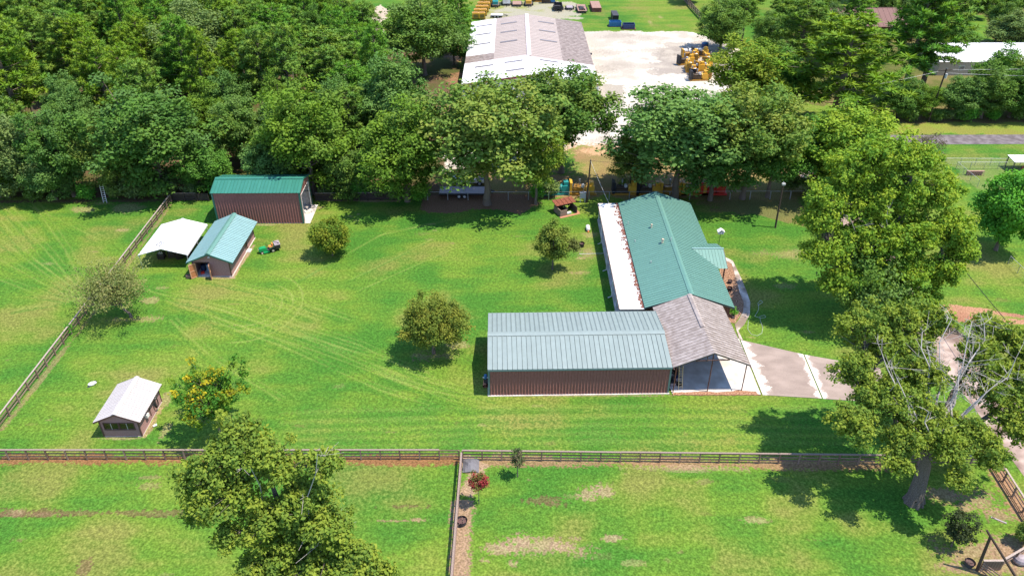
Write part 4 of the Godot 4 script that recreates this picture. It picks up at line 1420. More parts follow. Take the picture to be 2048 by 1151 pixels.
func pine_mesh(rng: RandomNumberGenerator, h: float, R: float, low: float, pal: Array) -> Array:
	var mb := MB.new()
	var tk := MB.new()
	tk.tube(Vector3(0, -.2, 0), Vector3(.1, h * .5, .05), .26, .18, 8, false)
	tk.tube(Vector3(.1, h * .5, .05), Vector3(0, h * .97, 0), .18, .04, 7, false)
	var nb := 64
	for i in nb:
		var k := i / float(nb - 1)
		var y := lerpf(h * low, h * .98, k)
		var l := R * (sqrt(maxf(0, 1.0 - pow(k, 2.2))) * .85 + .15) * rng.randf_range(.55, 1.08)
		if k < .15: l *= .7
		var th := i * 2.39996 + rng.randf() * .5
		var up := lerpf(.05, .7, k)
		var d := Vector3(cos(th), up, sin(th)).normalized()
		var o := Vector3(0, y - l * up * .4, 0)
		tk.tube(o, o + d * l, .055, .015, 4, false)
		var np := 2 + int(l * 1.7)
		var base: Color = pal[rng.randi() % pal.size()]
		for j in np:
			var s := lerpf(.38, 1.0, (j + 1.0) / np)
			var pc := o + d * l * s + Vector3(rng.randfn(0, .35), rng.randfn(0, .15) + .12, rng.randfn(0, .35))
			var pr := rng.randf_range(.42, .68)
			for q in 34:
				var u := Vector3(rng.randfn(), rng.randfn() + .45, rng.randfn()).normalized()
				mb.col = base.lerp(pal[rng.randi() % pal.size()], rng.randf() * .7)
				var a := pc + u * pr * .15
				var e := pc + u * pr * rng.randf_range(.85, 1.2)
				var w := u.cross(Vector3(rng.randf() - .5, rng.randf() - .5, rng.randf() - .5)).normalized() * .07
				var nn := (u * .5 + Vector3.UP * .5 + w.cross(u).normalized() * .7).normalized()
				mb.v.append(a - w); mb.v.append(e); mb.v.append(a + w)
				for z in 3: mb.n.append(nn); mb.c.append(mb.col)
	return [mb.mesh(), tk.mesh()]
func tree(called: String, label: String, at: Vector3, crown_mesh: Mesh, cm: Material, trunk: Mesh, tm: Material, turn := 0.0, sc := Vector3.ONE, group := "", cat := "tree") -> Node3D:
	var t := thing(called, label, cat, at, turn, group)
	putm("trunk", trunk, tm, t)
	putm("crown", crown_mesh, cm, t)
	t.scale = sc
	return t
func hero(called: String, label: String, bx: float, by: float, topy: float, hwpx: float, seed_: int, o := {}) -> Node3D:
	var rng := RandomNumberGenerator.new()
	rng.seed = seed_
	var at := g(bx, by)
	var h: float = o.get("h", rise(at, topy))
	var R := 1.1 * hwpx / ppm(at, h * .6)
	var y0: float = h * o.get("low", .2)
	var c := crown(rng, R, y0, h, o.get("nc", 70), R * o.get("cr", .24), o.get("nl", 260), o.get("ls", .2), o.get("pal", PAL_OAK), o)
	var tk := MB.new()
	limbs(tk, rng, h, o.get("tr", h * .022), h * o.get("fork", .22), c[1], o.get("every", 2), Vector3(o.get("dx", 0.0), 0, o.get("dz", 0.0)))
	var t := tree(called, label, at, c[0], o.get("mat", leafmat(Color(1, 1, 1))), tk.mesh(), o.get("bark", M.bark), 0, Vector3.ONE, o.get("group", ""), o.get("cat", "tree"))
	t.set_meta("tree_height", h)
	return t
func atz(px: float, py: float, z: float) -> Vector3:
	var r := ray(px, py)
	var t := z / r.z
	return Vector3(r.x * t, CAMH + r.y * t, z)
func many_headed(called: String, label: String, bx: float, by: float, heads: Array, pal: Array, dead: Array, seed_: int, tr: float, fork: float, per := 62, ls := .145, cr := .55, grow := 1.36) -> void:
	var base := g(bx, by)
	var t := thing(called, label, "tree", base)
	var rng := RandomNumberGenerator.new()
	rng.seed = seed_
	var tk := MB.new()
	var cm := MB.new()
	var mid := Vector3.ZERO
	for e in heads: mid += (atz(e[0], e[1], base.z + e[2]) - base) / heads.size()
	var f := Vector3(mid.x * .25, fork, mid.z * .2)
	tk.tube(Vector3(-.1, -.3, 0), Vector3(0, fork * .12, 0), tr * 1.35, tr * 1.1, 14, false)
	tk.tube(Vector3(0, fork * .12, 0), f * .6, tr * 1.1, tr * .9, 14, false)
	tk.tube(f * .6, f, tr * .9, tr * .7, 14, false)
	tk.ball(f, Vector3.ONE * tr * .7, 12)
	for i in 9:      # root flare and ribs of the bole
		var d := Vector3(cos(i * .7 + .2), 0, sin(i * .7 + .2))
		tk.tube(d * tr * rng.randf_range(1.2, 1.45) + Vector3(0, -.25, 0), d * tr * .9 + Vector3(0, fork * .16, 0), tr * .3, tr * .26, 8, false)
		tk.tube(d * tr * .9 + Vector3(0, fork * .16, 0), f * .9 + d * tr * .55, tr * .26, tr * .18, 8, false)
	var stems := []
	for i in 5:      # main limbs
		var e: Array = heads[(i * 5 + 2) % heads.size()]
		var p := atz(e[0], e[1], base.z + e[2]) - base
		var m := f.lerp(p, .5) + Vector3(rng.randfn(0, .5), rng.randfn(.3, .4), rng.randfn(0, .4))
		tk.tube(f, m, tr * .5, tr * .32, 8, false)
		tk.tube(m, f.lerp(p, .9), tr * .32, tr * .12, 7, false)
		stems.append(m); stems.append(f.lerp(p, .85))
	for e in heads:
		var p := atz(e[0], e[1], base.z + e[2]) - base
		var near: Vector3 = stems[0]
		for s in stems:
			if s.distance_to(p) < near.distance_to(p): near = s
		tk.tube(near, p, tr * .16, .03, 6, false)
		var R: float = e[3] * grow
		var k := crown(rng, R, p.y - R * .72, p.y + R * .72, int(15 * R * R), cr, per, ls, pal, {"dx": p.x, "dz": p.z, "filled": .4, "wob": .7})
		var ar: Array = k[0].surface_get_arrays(0)
		cm.v.append_array(ar[Mesh.ARRAY_VERTEX]); cm.n.append_array(ar[Mesh.ARRAY_NORMAL]); cm.c.append_array(ar[Mesh.ARRAY_COLOR])
		for s in k[1]:
			if rng.randf() < .6: tk.tube(near.lerp(p, rng.randf_range(.3, 1)), s, .035, .01, 4, false)
	put("trunk", tk, M.pale_bark, t)
	put("crown", cm, leafmat(Color(1, 1, 1)), t)
	var dd := MB.new()
	for b in dead:
		var tip := atz(b[0], b[1], base.z + b[2]) - base
		var o := f.lerp(tip, .25)
		var p := o
		var r: float = tr * .22
		for s in 5:
			var q := o.lerp(tip, (s + 1) / 5.0) + Vector3(rng.randfn(0, .25), rng.randfn(0, .2), rng.randfn(0, .25))
			dd.tube(p, q, r, r * .75, 7, false)
			r *= .75; p = q
			if s < 1: continue
			for z in int(b[3]):
				var w := q + Vector3(rng.randfn(0, .9), rng.randfn(.4, .6), rng.randfn(0, .9))
				dd.tube(q, w, r * .45, .015, 4, false)
				for y in 3: dd.tube(q.lerp(w, .6), w + Vector3(rng.randfn(0, .5), rng.randfn(.1, .4), rng.randfn(0, .5)), .018, .01, 3, false)
	put("dead_branches", dd, M.dead, t)
const PAL_OAK := [Color(0.148, 0.263, 0.048), Color(0.122, 0.235, 0.048), Color(0.184, 0.298, 0.054), Color(0.161, 0.263, 0.074)]
const PAL_GREY := [Color(0.178, 0.258, 0.084), Color(0.151, 0.240, 0.077), Color(0.214, 0.292, 0.089)]
const PAL_YEL := [Color(.255, .375, .040), Color(.205, .350, .042), Color(.305, .395, .040), Color(.150, .290, .040)]
const PAL_OLIVE := [Color(0.224, 0.305, 0.059), Color(0.174, 0.280, 0.057), Color(0.267, 0.321, 0.066), Color(0.132, 0.239, 0.050)]
const PAL_FRESH := [Color(0.130, 0.376, 0.046), Color(0.175, 0.419, 0.048), Color(0.105, 0.306, 0.046)]
const PAL_PINE := [Color(0.173, 0.319, 0.058), Color(0.130, 0.275, 0.063), Color(0.227, 0.340, 0.058), Color(0.193, 0.312, 0.063)]
func trees() -> void:
	var rng := RandomNumberGenerator.new()
	rng.seed = 2024
	var white := leafmat(Color(1, 1, 1))
	# --- trees of the lawn
	hero("round_bush_tree", "compact rounded bushy tree alone on the lawn right of the tall barn", 665, 510, 438, 40, 11, {"low": .08, "nc": 60, "nl": 210, "ls": .14, "cr": .30, "filled": .1, "wob": .12, "pal": [Color(.20, .26, .035), Color(.15, .24, .035), Color(.24, .27, .035), Color(.10, .20, .03)], "tr": .1})
	var t2 := hero("lawn_tree", "small light green tree with a sparse side branch near the patio roof", 1105, 538, 439, 38, 12, {"low": .1, "nc": 46, "nl": 190, "ls": .14, "cr": .30, "wob": .3, "pal": [Color(.19, .25, .045), Color(.15, .23, .045), Color(.22, .26, .05)], "tr": .12, "bark": M.pale_bark})
	var c := crown(rng, 1.5, 2.6, 4.6, 14, .55, 60, .13, [Color(.14, .16, .05), Color(.11, .15, .04)], {"dx": 2.5, "filled": .5})
	var mb := MB.new()
	for s in c[1]: mb.tube(Vector3(.3, 2.2, 0), s, .035, .012, 4, false)
	put("side_branch", mb, M.pale_bark, t2)
	putm("side_foliage", c[0], white, t2)
	hero("lawn_tree", "broad olive-yellow tree on the lawn left of the long workshop", 868, 706, 590, 72, 13, {"low": .12, "nc": 110, "nl": 170, "ls": .13, "cr": .19, "wob": .4, "pal": [Color(.205, .245, .04), Color(.165, .225, .04), Color(.25, .26, .045), Color(.12, .19, .035)], "tr": .2, "fork": .18})
	hero("twiggy_tree", "sparse twiggy pale tree hanging over the slanting fence", 262, 634, 528, 86, 14, {"low": .25, "nc": 120, "nl": 85, "ls": .11, "cr": .20, "wob": .3, "filled": .45, "dx": -1.2, "pal": [Color(.26, .29, .09), Color(.19, .25, .08), Color(.30, .29, .11)], "every": 1, "tr": .17, "bark": M.pale_bark, "fork": .16})
	hero("yellowing_tree", "open young tree with bright yellow and green large leaves by the small cabin", 440, 866, 728, 82, 15, {"mix": .15, "low": .2, "nc": 150, "nl": 50, "ls": .15, "cr": .13, "wob": .4, "filled": .35, "every": 1, "pal": [Color(.50, .42, .03), Color(.44, .40, .03), Color(.06, .19, .03), Color(.08, .22, .03), Color(.24, .30, .03), Color(.05, .16, .025), Color(.16, .27, .03), Color(.36, .35, .03), Color(.07, .20, .03), Color(.10, .24, .03), Color(.30, .33, .03)], "tr": .12, "bark": M.pale_bark, "fork": .28})
	# --- the two great trees in front
	var gp := [Color(0.238, 0.317, 0.047), Color(0.189, 0.286, 0.047), Color(0.282, 0.347, 0.048), Color(0.137, 0.224, 0.043)]
	many_headed("sweetgum_tree", "huge spreading sweetgum rising from the front left paddock", 620, 1240, [[482, 862, -1, 1.5], [440, 915, 0, 1.7], [520, 900, 0, 1.5], [395, 955, 0, 1.5], [460, 985, 1, 2.0], [560, 935, 0, 1.5], [645, 925, 0, 1.3], [600, 985, 0, 1.7], [535, 1035, 1, 2.1], [395, 1022, 1, 1.2], [640, 1040, 1, 2.0], [580, 1090, 1, 2.2], [675, 1070, 1, 1.5], [455, 1075, 2, 1.2], [520, 1125, 2, 1.9], [640, 1140, 2, 2.4], [715, 1120, 2, 1.7], [755, 1150, 2, 1.4], [560, 1180, 2, 2.2], [660, 1190, 2, 2.4]], gp, [[690, 1050, 1, 2], [640, 900, 1, 1], [500, 940, 1, 1]], 77, .42, 5.0, 60, .14, .52, 1.26)
	many_headed("great_oak", "enormous gnarled oak with bare pale limbs beside the driveway end", 1828, 1003, [[1722, 648, -8.7, 2.0], [1780, 690, -7.2, 2.4], [1712, 735, -5.5, 1.9], [1800, 640, -9.0, 2.0], [1872, 640, -9.0, 1.7], [1712, 845, -1.2, 1.9], [1785, 790, -3.4, 2.3], [1845, 750, -5.0, 2.0], [1865, 850, -1.0, 2.1], [1960, 700, -6.8, 1.9], [1995, 775, -4.0, 2.4], [2040, 850, -1.0, 2.1], [1940, 865, -0.5, 1.8], [1810, 880, 0.1, 1.7], [1985, 915, 1.4, 1.3], [1800, 925, 1.7, 1.2], [2042, 690, -7.2, 2.0], [1985, 655, -8.5, 1.7], [1920, 960, 3.0, 1.1], [1830, 690, -7.2, 1.6], [1740, 790, -3.4, 1.6], [1900, 900, 0.8, 1.6], [2060, 770, -4.2, 2.4]], gp, [[1905, 640, -7.0, 4], [1945, 650, -6.6, 4], [1975, 640, -7.0, 4], [1870, 690, -5.2, 2], [1995, 760, -2.6, 3], [1840, 660, -6.3, 2], [1930, 720, -4.1, 3], [2030, 720, -4.1, 2], [1760, 700, -4.8, 2], [1800, 760, -2.6, 2], [1850, 830, 0.2, 1]], 4, .62, 4.6)
	# --- right side
	many_headed("pecan_tree", "massive yellow-green pecan shading the lane and front yard", 1735, 622, [[1705, 335, -3, 2.3], [1765, 312, -3, 2.5], [1835, 318, -3, 2.2], [1655, 395, -1, 2.1], [1722, 400, -2, 2.6], [1800, 390, -2, 2.6], [1880, 385, -2, 2.2], [1905, 455, 0, 2.1], [1845, 462, 0, 2.5], [1765, 475, 0, 2.7], [1692, 478, 0, 2.4], [1640, 440, 0, 1.8], [1682, 560, 3, 2.0], [1745, 552, 2, 2.4], [1815, 545, 2, 2.4], [1885, 540, 2, 1.9], [1640, 505, 2, 1.7], [1790, 610, 3, 2.0], [1925, 500, 1, 1.5], [1850, 600, 3, 1.6]], PAL_YEL, [[1780, 420, 1, 1], [1700, 430, 1, 1]], 17, .42, 5.0, 58, .18, .74, 1.5)
	hero("pecan_tree", "lower dark green tree tucked under the massive pecan", 1705, 648, 500, 95, 18, {"low": .1, "nc": 70, "nl": 260, "ls": .18, "cr": .24, "wob": .4, "pal": PAL_OAK, "tr": .2})
	hero("shade_tree", "bright fresh green round tree beyond the lane by the wire enclosure", 1992, 500, 328, 74, 19, {"low": .06, "nc": 85, "nl": 260, "ls": .2, "cr": .22, "wob": .3, "pal": PAL_FRESH, "tr": .25})
	hero("grey_shrub_tree", "small bare greyish tree at the edge of the road behind the pecan", 1852, 312, 268, 40, 20, {"low": .1, "nc": 40, "nl": 40, "ls": .12, "pal": [Color(.16, .14, .10), Color(.13, .12, .08)], "every": 1, "tr": .08})
	# --- shared kinds for the wood
	var bl := []
	for i in 8:
		var r := RandomNumberGenerator.new()
		r.seed = 300 + i
		var cc := crown(r, 5.0, .7 if i < 6 else 2.6, 14.0, 150, .98, 165, .165, [PAL_OAK, PAL_OAK, PAL_GREY, PAL_OAK, PAL_YEL, PAL_OLIVE, PAL_GREY, PAL_OLIVE][i], {"wob": .45, "filled": .2, "flat": .8})
		var tt := MB.new()
		limbs(tt, r, 14.0, .26, 2.8, cc[1], 5)
		bl.append([cc[0], tt.mesh()])
	var pn := []
	for i in 4:
		var r := RandomNumberGenerator.new()
		r.seed = 400 + i
		pn.append(pine_mesh(r, 17.0, 3.7, [.30, .25, .38, .28][i], PAL_PINE))
	var sb := []
	for i in 3:
		var r := RandomNumberGenerator.new()
		r.seed = 500 + i
		var cc := crown(r, 1.6, .05, 2.6, 22, .7, 120, .15, [PAL_OAK, PAL_FRESH, PAL_GREY][i], {"wob": .4})
		var tt := MB.new()
		limbs(tt, r, 2.4, .06, .5, cc[1], 2)
		sb.append([cc[0], tt.mesh()])
	var tint := [leafmat(Color(1, 1, 1)), leafmat(Color(.86, .92, .92)), leafmat(Color(1, 1, .82)), leafmat(Color(.9, 1, .9))]
	var kinds := {"oak": [0, 1, 3], "grey": [2, 2], "yel": [4], "olive": [5, 5], "grey_hi": [6], "olive_hi": [7]}
	var names := {"oak": "oak_tree", "grey": "water_oak_tree", "yel": "elm_tree", "olive": "gum_tree", "grey_hi": "water_oak_tree", "olive_hi": "gum_tree", "pine": "pine_tree"}
	var place := func(kind: String, at: Vector3, h: float, R: float, label: String, group: String, k: int) -> void:
		if kind == "pine":
			var p: Array = pn[k % 4]
			tree("pine_tree", label, at, p[0], tint[[0, 2, 0, 3][k % 4]], p[1], M.bark, rng.randf() * TAU, Vector3(R / 3.7, h / 17.0, R / 3.7), group)
		else:
			var v: Array = kinds[kind]
			var p: Array = bl[v[k % v.size()]]
			tree(names[kind], label, at, p[0], tint[k % 4], p[1], M.bark, rng.randf() * TAU, Vector3(R / 5.0, h / 14.0, R / 5.0), group)
	# --- named trees: kind, base pixel, top row, half width in pixels, label
	var taken := []
	for q in [["olive_hi", 975, 408, 142, 138, "broad oak in front of the patched-roof workshop"], ["olive_hi", 1122, 345, 118, 108, "airy tree whose top overlaps the workshop's white front roof"], ["olive_hi", 1072, 408, 235, 55, "low dark tree at the fence beside the teal generator"],
			["grey_hi", 1348, 397, 158, 140, "wide grey-green oak behind the green roof, left of its neighbour"], ["olive_hi", 1485, 397, 150, 105, "tall oak over the house's back right corner"], ["oak", 1420, 400, 215, 90, "green oak filling the gap behind the ridge of the green roof"], ["grey", 1262, 372, 250, 58, "low grey-green tree behind the dark radiators"], ["oak", 1535, 394, 205, 75, "dark trunked tree between the house oak and the utility pole"],
			["yel", 1680, 395, 190, 105, "bright yellow-green tree crown standing before the tall pines"], ["oak", 1615, 385, 240, 60, "dark tree left of the yellow-green crown"],
			["olive", 1490, 235, 62, 90, "leafy tree over the yard of yellow machines"], ["oak", 1560, 225, 95, 62, "green tree beside the yellow machine yard"], ["oak", 1440, 100, -12, 52, "tree at the corner of the mown far field"],
			["pine", 1660, 262, 32, 122, "broad crowned pine in front of the shingled house"], ["pine", 1590, 150, -5, 62, "pine left of the shingled house"], ["pine", 1803, 195, -60, 72, "tall pine with bare trunk, left of a pair near the road"], ["pine", 1840, 190, -64, 78, "tall pine with bare trunk, right of a pair near the road"],
			["oak", 1790, 234, 150, 45, "dense roadside tree at the foot of the two tall pines"], ["oak", 1838, 236, 165, 38, "roadside tree just left of the leaning power pole"], ["grey", 1905, 236, 150, 48, "grey-green roadside tree right of the leaning power pole"], ["oak", 1962, 236, 118, 55, "roadside tree in front of the white roof"], ["oak", 2018, 234, 128, 55, "dark roadside tree at the end of the hedge row"], ["grey", 2060, 232, 90, 60, "large grey-green roadside tree past the white roof"],
			["oak", 1990, 205, 84, 52, "dark tree overlapping the white roof"], ["grey", 2022, 110, 18, 60, "greyish tree behind the white-roofed house"], ["oak", 1905, 120, 45, 40, "tree at the left gable of the white-roofed house"],
			["oak", 815, 402, 188, 98, "big dark tree at the corner of the bare shaded soil"], ["grey", 795, 322, 96, 82, "grey-green tree standing by the dirt clearing"], ["oak", 850, 150, -30, 82, "dark tree by the sandy drive"], ["oak", 908, 130, 25, 40, "tree at the left corner of the patched-roof workshop"],
			["oak", 628, 388, 150, 98, "spreading dark tree behind the tall barn's open end"], ["grey", 555, 384, 262, 68, "tree behind the barn's green roof"], ["oak", 705, 386, 285, 58, "tree above the vine-covered fence"],
			["oak", 330, 386, 162, 118, "widest dark oak at the front of the wood"], ["grey", 246, 388, 235, 68, "grey-green oak just right of the aluminium ladder"], ["oak", 425, 384, 282, 60, "tree right behind the fence corner post"],
			["grey", 60, 392, 225, 78, "leafy tree at the left front of the wood"], ["oak", 148, 392, 195, 70, "leafy tree left of the aluminium ladder"], ["oak", 0, 394, 275, 62, "tree at the far left front of the wood"], ["grey", 112, 398, 298, 62, "low drooping tree over the grass edge of the wood"],
			["grey", 418, 190, -10, 82, "large rounded grey-green oak rising among the pines"], ["pine", 55, 285, 25, 78, "leaning tall pine with exposed trunk in the wood"], ["pine", 665, 225, 62, 80, "deep green pine near the sandy clearing"], ["pine", 570, 190, 10, 55, "yellow-green pine standing above its neighbours"]]:
		var at := g(q[1], q[2])
		var h := rise(at, q[3])
		var R: float = 1.12 * q[4] / ppm(at, h * .6)
		place.call(q[0], at, h, R, q[5], "", taken.size())
		taken.append([at, R * .8])
	# --- the wood behind: pines with scattered broadleaf trees
	var wood := px_poly([[-60, 372], [600, 372], [800, 330], [745, 130], [690, 60], [690, -120], [-520, -120], [-420, 372]])
	var n := 0
	for k in 6000:
		if n >= 280: break
		var p := Vector3(rng.randf_range(-165, -10), 0, rng.randf_range(-262, -108))
		if not Geometry2D.is_point_in_polygon(Vector2(p.x, p.z), wood): continue
		if p.x < p.z * .78 - 12: continue
		var dr := g(752, 62)
		if absf(p.x - dr.x) < 7.0 and p.z < dr.z + 18: continue
		var ok := true
		for q in taken:
			if Vector2(q[0].x - p.x, q[0].z - p.z).length() < q[1] * .62 + 2.0: ok = false; break
		if not ok: continue
		var front := p.z > -128
		var kind := "pine"
		var r := rng.randf()
		if front and r < .65: kind = ["oak", "grey"][n % 2]
		elif p.x > -75 and p.z < -175 and r < .7: kind = "oak"
		elif r < .16: kind = ["oak", "grey", "olive"][n % 3]
		var h := rng.randf_range(12.5, 19) if kind == "pine" else rng.randf_range(9, 14)
		var R := rng.randf_range(3.8, 5.4) if kind == "pine" else rng.randf_range(3.6, 5.2)
		place.call(kind, p, h, R, {"pine": "yellow-green pine packed in the wood behind the back fence", "oak": "dark broadleaf tree packed in the wood behind the back fence", "grey": "grey-green broadleaf tree packed in the wood behind the back fence", "olive": "olive-tinted broadleaf tree packed in the wood behind the back fence"}[kind], {"pine": "pines of the wood", "oak": "dark broadleaf trees of the wood", "grey": "grey-green trees of the wood", "olive": "olive trees of the wood"}[kind], n)
		taken.append([p, R * .85])
		n += 1
	# trees across the top right beyond the far field
	for q in [[1530, 40], [1600, 20], [1640, -30], [1700, 10], [1760, -20], [1460, -30], [1500, -60], [1860, 20], [1990, 10], [2060, 40], [1940, -40], [2040, -50], [1820, -60], [830, 20], [880, -30], [920, 40], [1380, -70], [1300, -90]]:
		var at := g(q[0], q[1] + 75)
		place.call(["oak", "grey", "oak", "pine"][n % 4], at, rng.randf_range(10, 15), rng.randf_range(4.0, 5.5), ["dark distant tree along the far top edge of the neighbourhood", "grey-green distant tree along the far top edge", "dark distant tree along the far top edge of the neighbourhood", "distant pine along the far top edge of the neighbourhood"][n % 4], ["far dark trees", "far grey trees", "far dark trees", "far pines"][n % 4], n)
		n += 1
	var side := px_poly([[1560, 195], [1780, 195], [1780, 60], [2048, 60], [2100, 150], [2400, 150], [2300, -60], [1440, -60], [1440, 60]])
	for k in 1500:
		if n >= 345: break
		var p := Vector3(rng.randf_range(45, 165), 0, rng.randf_range(-250, -140))
		if not Geometry2D.is_point_in_polygon(Vector2(p.x, p.z), side): continue
		var ok := true
		for q in taken:
			if Vector2(q[0].x - p.x, q[0].z - p.z).length() < q[1] * .6 + 2.2: ok = false; break
		for q in [[1720, 75, 13.0], [1990, 150, 18.0], [1945, 60, 7.0], [1650, 75, 6.0]]:
			var o := g(q[0], q[1])
			if Vector2(o.x - p.x, o.z - 4 - p.z).length() < q[2]: ok = false
		if not ok: continue
		var kind: String = ["oak", "grey", "pine", "oak"][n % 4]
		place.call(kind, p, rng.randf_range(8, 13), rng.randf_range(3.6, 5.0), {"pine": "pine among the houses across the road", "oak": "dark green tree among the houses across the road", "grey": "grey-green tree among the houses across the road"}[kind], {"pine": "pines across the road", "oak": "dark trees across the road", "grey": "grey trees across the road"}[kind], n)
		taken.append([p, 4.0])
		n += 1
	# undergrowth along the front of the wood and by the roadside
	for q in [[20, 396], [70, 400], [175, 398], [235, 396], [270, 398], [300, 394], [335, 392], [385, 392], [440, 388], [480, 388], [540, 388], [600, 390], [650, 392], [690, 394], [720, 392], [760, 396], [790, 398], [840, 400], [1075, 396], [1100, 392], [1815, 240], [1870, 241], [1890, 240], [1930, 241], [1985, 240], [2035, 238], [2055, 240], [1580, 380], [1630, 400], [1680, 420], [740, 62], [735, 30]]:
		var k := rng.randi() % 3
		var o := tree("shrub", ["dark green undergrowth shrub at the edge of the trees", "bright green undergrowth shrub at the edge of the trees", "grey-green undergrowth shrub at the edge of the trees"][k], g(q[0], q[1]), sb[k][0], tint[0], sb[k][1], M.bark, rng.randf() * TAU, Vector3.ONE * rng.randf_range(.8, 1.5), ["dark undergrowth shrubs", "bright undergrowth shrubs", "grey undergrowth shrubs"][k], "shrub")
	# garden shrubs
	hero("crape_myrtle", "small crape myrtle with pinkish red blossom by the cross fence", 958, 1007, 948, 21, 31, {"low": .5, "nc": 24, "nl": 60, "ls": .09, "cr": .32, "wob": .2, "filled": .05, "pal": [Color(.34, .045, .055), Color(.42, .08, .08), Color(.10, .14, .03), Color(.28, .04, .05), Color(.12, .15, .04)], "tr": .04, "fork": .3, "every": 1, "bark": M.pale_bark})
	hero("slender_tree", "slender feathery young tree in front of the three-rail fence", 1035, 953, 892, 15, 32, {"low": .2, "nc": 26, "nl": 26, "ls": .1, "cr": .34, "wob": .3, "filled": .2, "pal": [Color(.11, .14, .06), Color(.07, .11, .04), Color(.16, .13, .08)], "tr": .05, "fork": .35, "every": 1, "bark": M.pale_bark})
	hero("flowering_bush", "dark loose bush with a few white flowers under the great oak", 1903, 1092, 1022, 36, 33, {"low": .06, "nc": 48, "nl": 60, "ls": .1, "cr": .24, "wob": .35, "filled": .3, "pal": [Color(.05, .07, .03), Color(.06, .08, .035), Color(.075, .10, .045)], "tr": .06, "every": 1, "cat": "bush"})
	hero("corner_bush", "olive bush at the foot of the lane fence near the gate", 2044, 1085, 1040, 24, 34, {"low": .03, "nc": 30, "nl": 90, "ls": .1, "cr": .3, "pal": PAL_OLIVE, "tr": .05, "cat": "bush"})
	hero("foundation_shrub", "small green shrub against the brick corner of the house", 1465, 632, 612, 10, 35, {"low": .03, "nc": 16, "nl": 60, "ls": .07, "cr": .4, "pal": PAL_FRESH, "tr": .03, "cat": "shrub"})
	hero("fence_vine", "light green vine heaped over the dark board fence", 695, 401, 376, 32, 36, {"low": .1, "nc": 30, "nl": 70, "ls": .12, "cr": .3, "wob": .4, "pal": [Color(.13, .20, .04), Color(.08, .17, .03)], "tr": .04, "cat": "vine"})
	hero("fence_vine", "small weed clump climbing the slanting fence", 140, 668, 648, 10, 37, {"low": .03, "nc": 12, "nl": 40, "ls": .08, "cr": .4, "pal": PAL_FRESH, "tr": .03, "cat": "vine"})

# ---------------------------------------------------------------- machines
func genset(label: String, at: Vector3, turn: float, body: Material, body2: Material, dark: bool, group: String) -> Node3D:
	var t := thing("diesel_generator", label, "generator", at, turn, group)
	var mb := MB.new()
	for s in [-.55, .55]: mb.box(-2.1, 2.1, .02, .3, s - .08, s + .08)
	for x in [-2.0, -.6, .7, 2.0]: mb.box(x - .08, x + .08, .1, .28, -.468, .468)
	put("skid", mb, body2, t)
	mb = MB.new()
	mb.box(-2.05, -1.9, .3, 2.2, -.75, .75); mb.box(-1.898, -1.65, .3, 2.1, -.7, .7)
	var rd := put("radiator", mb, M.black if dark else body, t)
	mb = MB.new()
	for i in 9: mb.box(-2.08, -2.052, .5 + i * .18, .56 + i * .18, -.65, .65)
	mb.tube(Vector3(-1.65, 1.2, 0), Vector3(-1.5, 1.2, 0), .6, .6, 14)
	put("fan_guard", mb, M.charcoal, rd)
	mb = MB.new()
	mb.box(-1.45, .35, .32, 1.0, -.4, .4); mb.box(-1.35, .3, 1.0, 1.3, -.28, .28)
	for i in 5:
		mb.tube(Vector3(-1.2 + i * .32, 1.1, .28), Vector3(-1.2 + i * .32, 1.25, .5), .08, .08, 6); mb.tube(Vector3(-1.2 + i * .32, 1.1, -.28), Vector3(-1.2 + i * .32, 1.25, -.5), .08, .08, 6)
	mb.tube(Vector3(-1.3, 1.28, .5), Vector3(.2, 1.28, .5), .09, .09, 6); mb.tube(Vector3(-1.3, 1.28, -.5), Vector3(.2, 1.28, -.5), .09, .09, 6)
	put("engine", mb, M.engine if dark else body2, t)
	mb = MB.new()
	mb.tube(Vector3(-.05, 1.55, .15), Vector3(-.05, 1.55, .62), .26, .26, 12)
	put("air_filter", mb, M.galv, t)
	mb = MB.new()
	mb.tube(Vector3(-.5, 1.3, -.2), Vector3(-.5, 2.1, -.2), .08, .08, 8); mb.tube(Vector3(-.5, 1.9, -.2), Vector3(-.5, 2.35, -.2), .15, .15, 8)
	put("exhaust", mb, M.steel, t)
	mb = MB.new()
	mb.tube(Vector3(.4, .95, 0), Vector3(.6, .95, 0), .5, .62, 14); mb.box(.6, 1.75, .4, 1.5, -.58, .58)
	put("alternator", mb, body, t)
	mb = MB.new()
	mb.box(.9, 1.6, 1.51, 2.05, -.45, .4)
	put("control_box", mb, body, t)
	return t
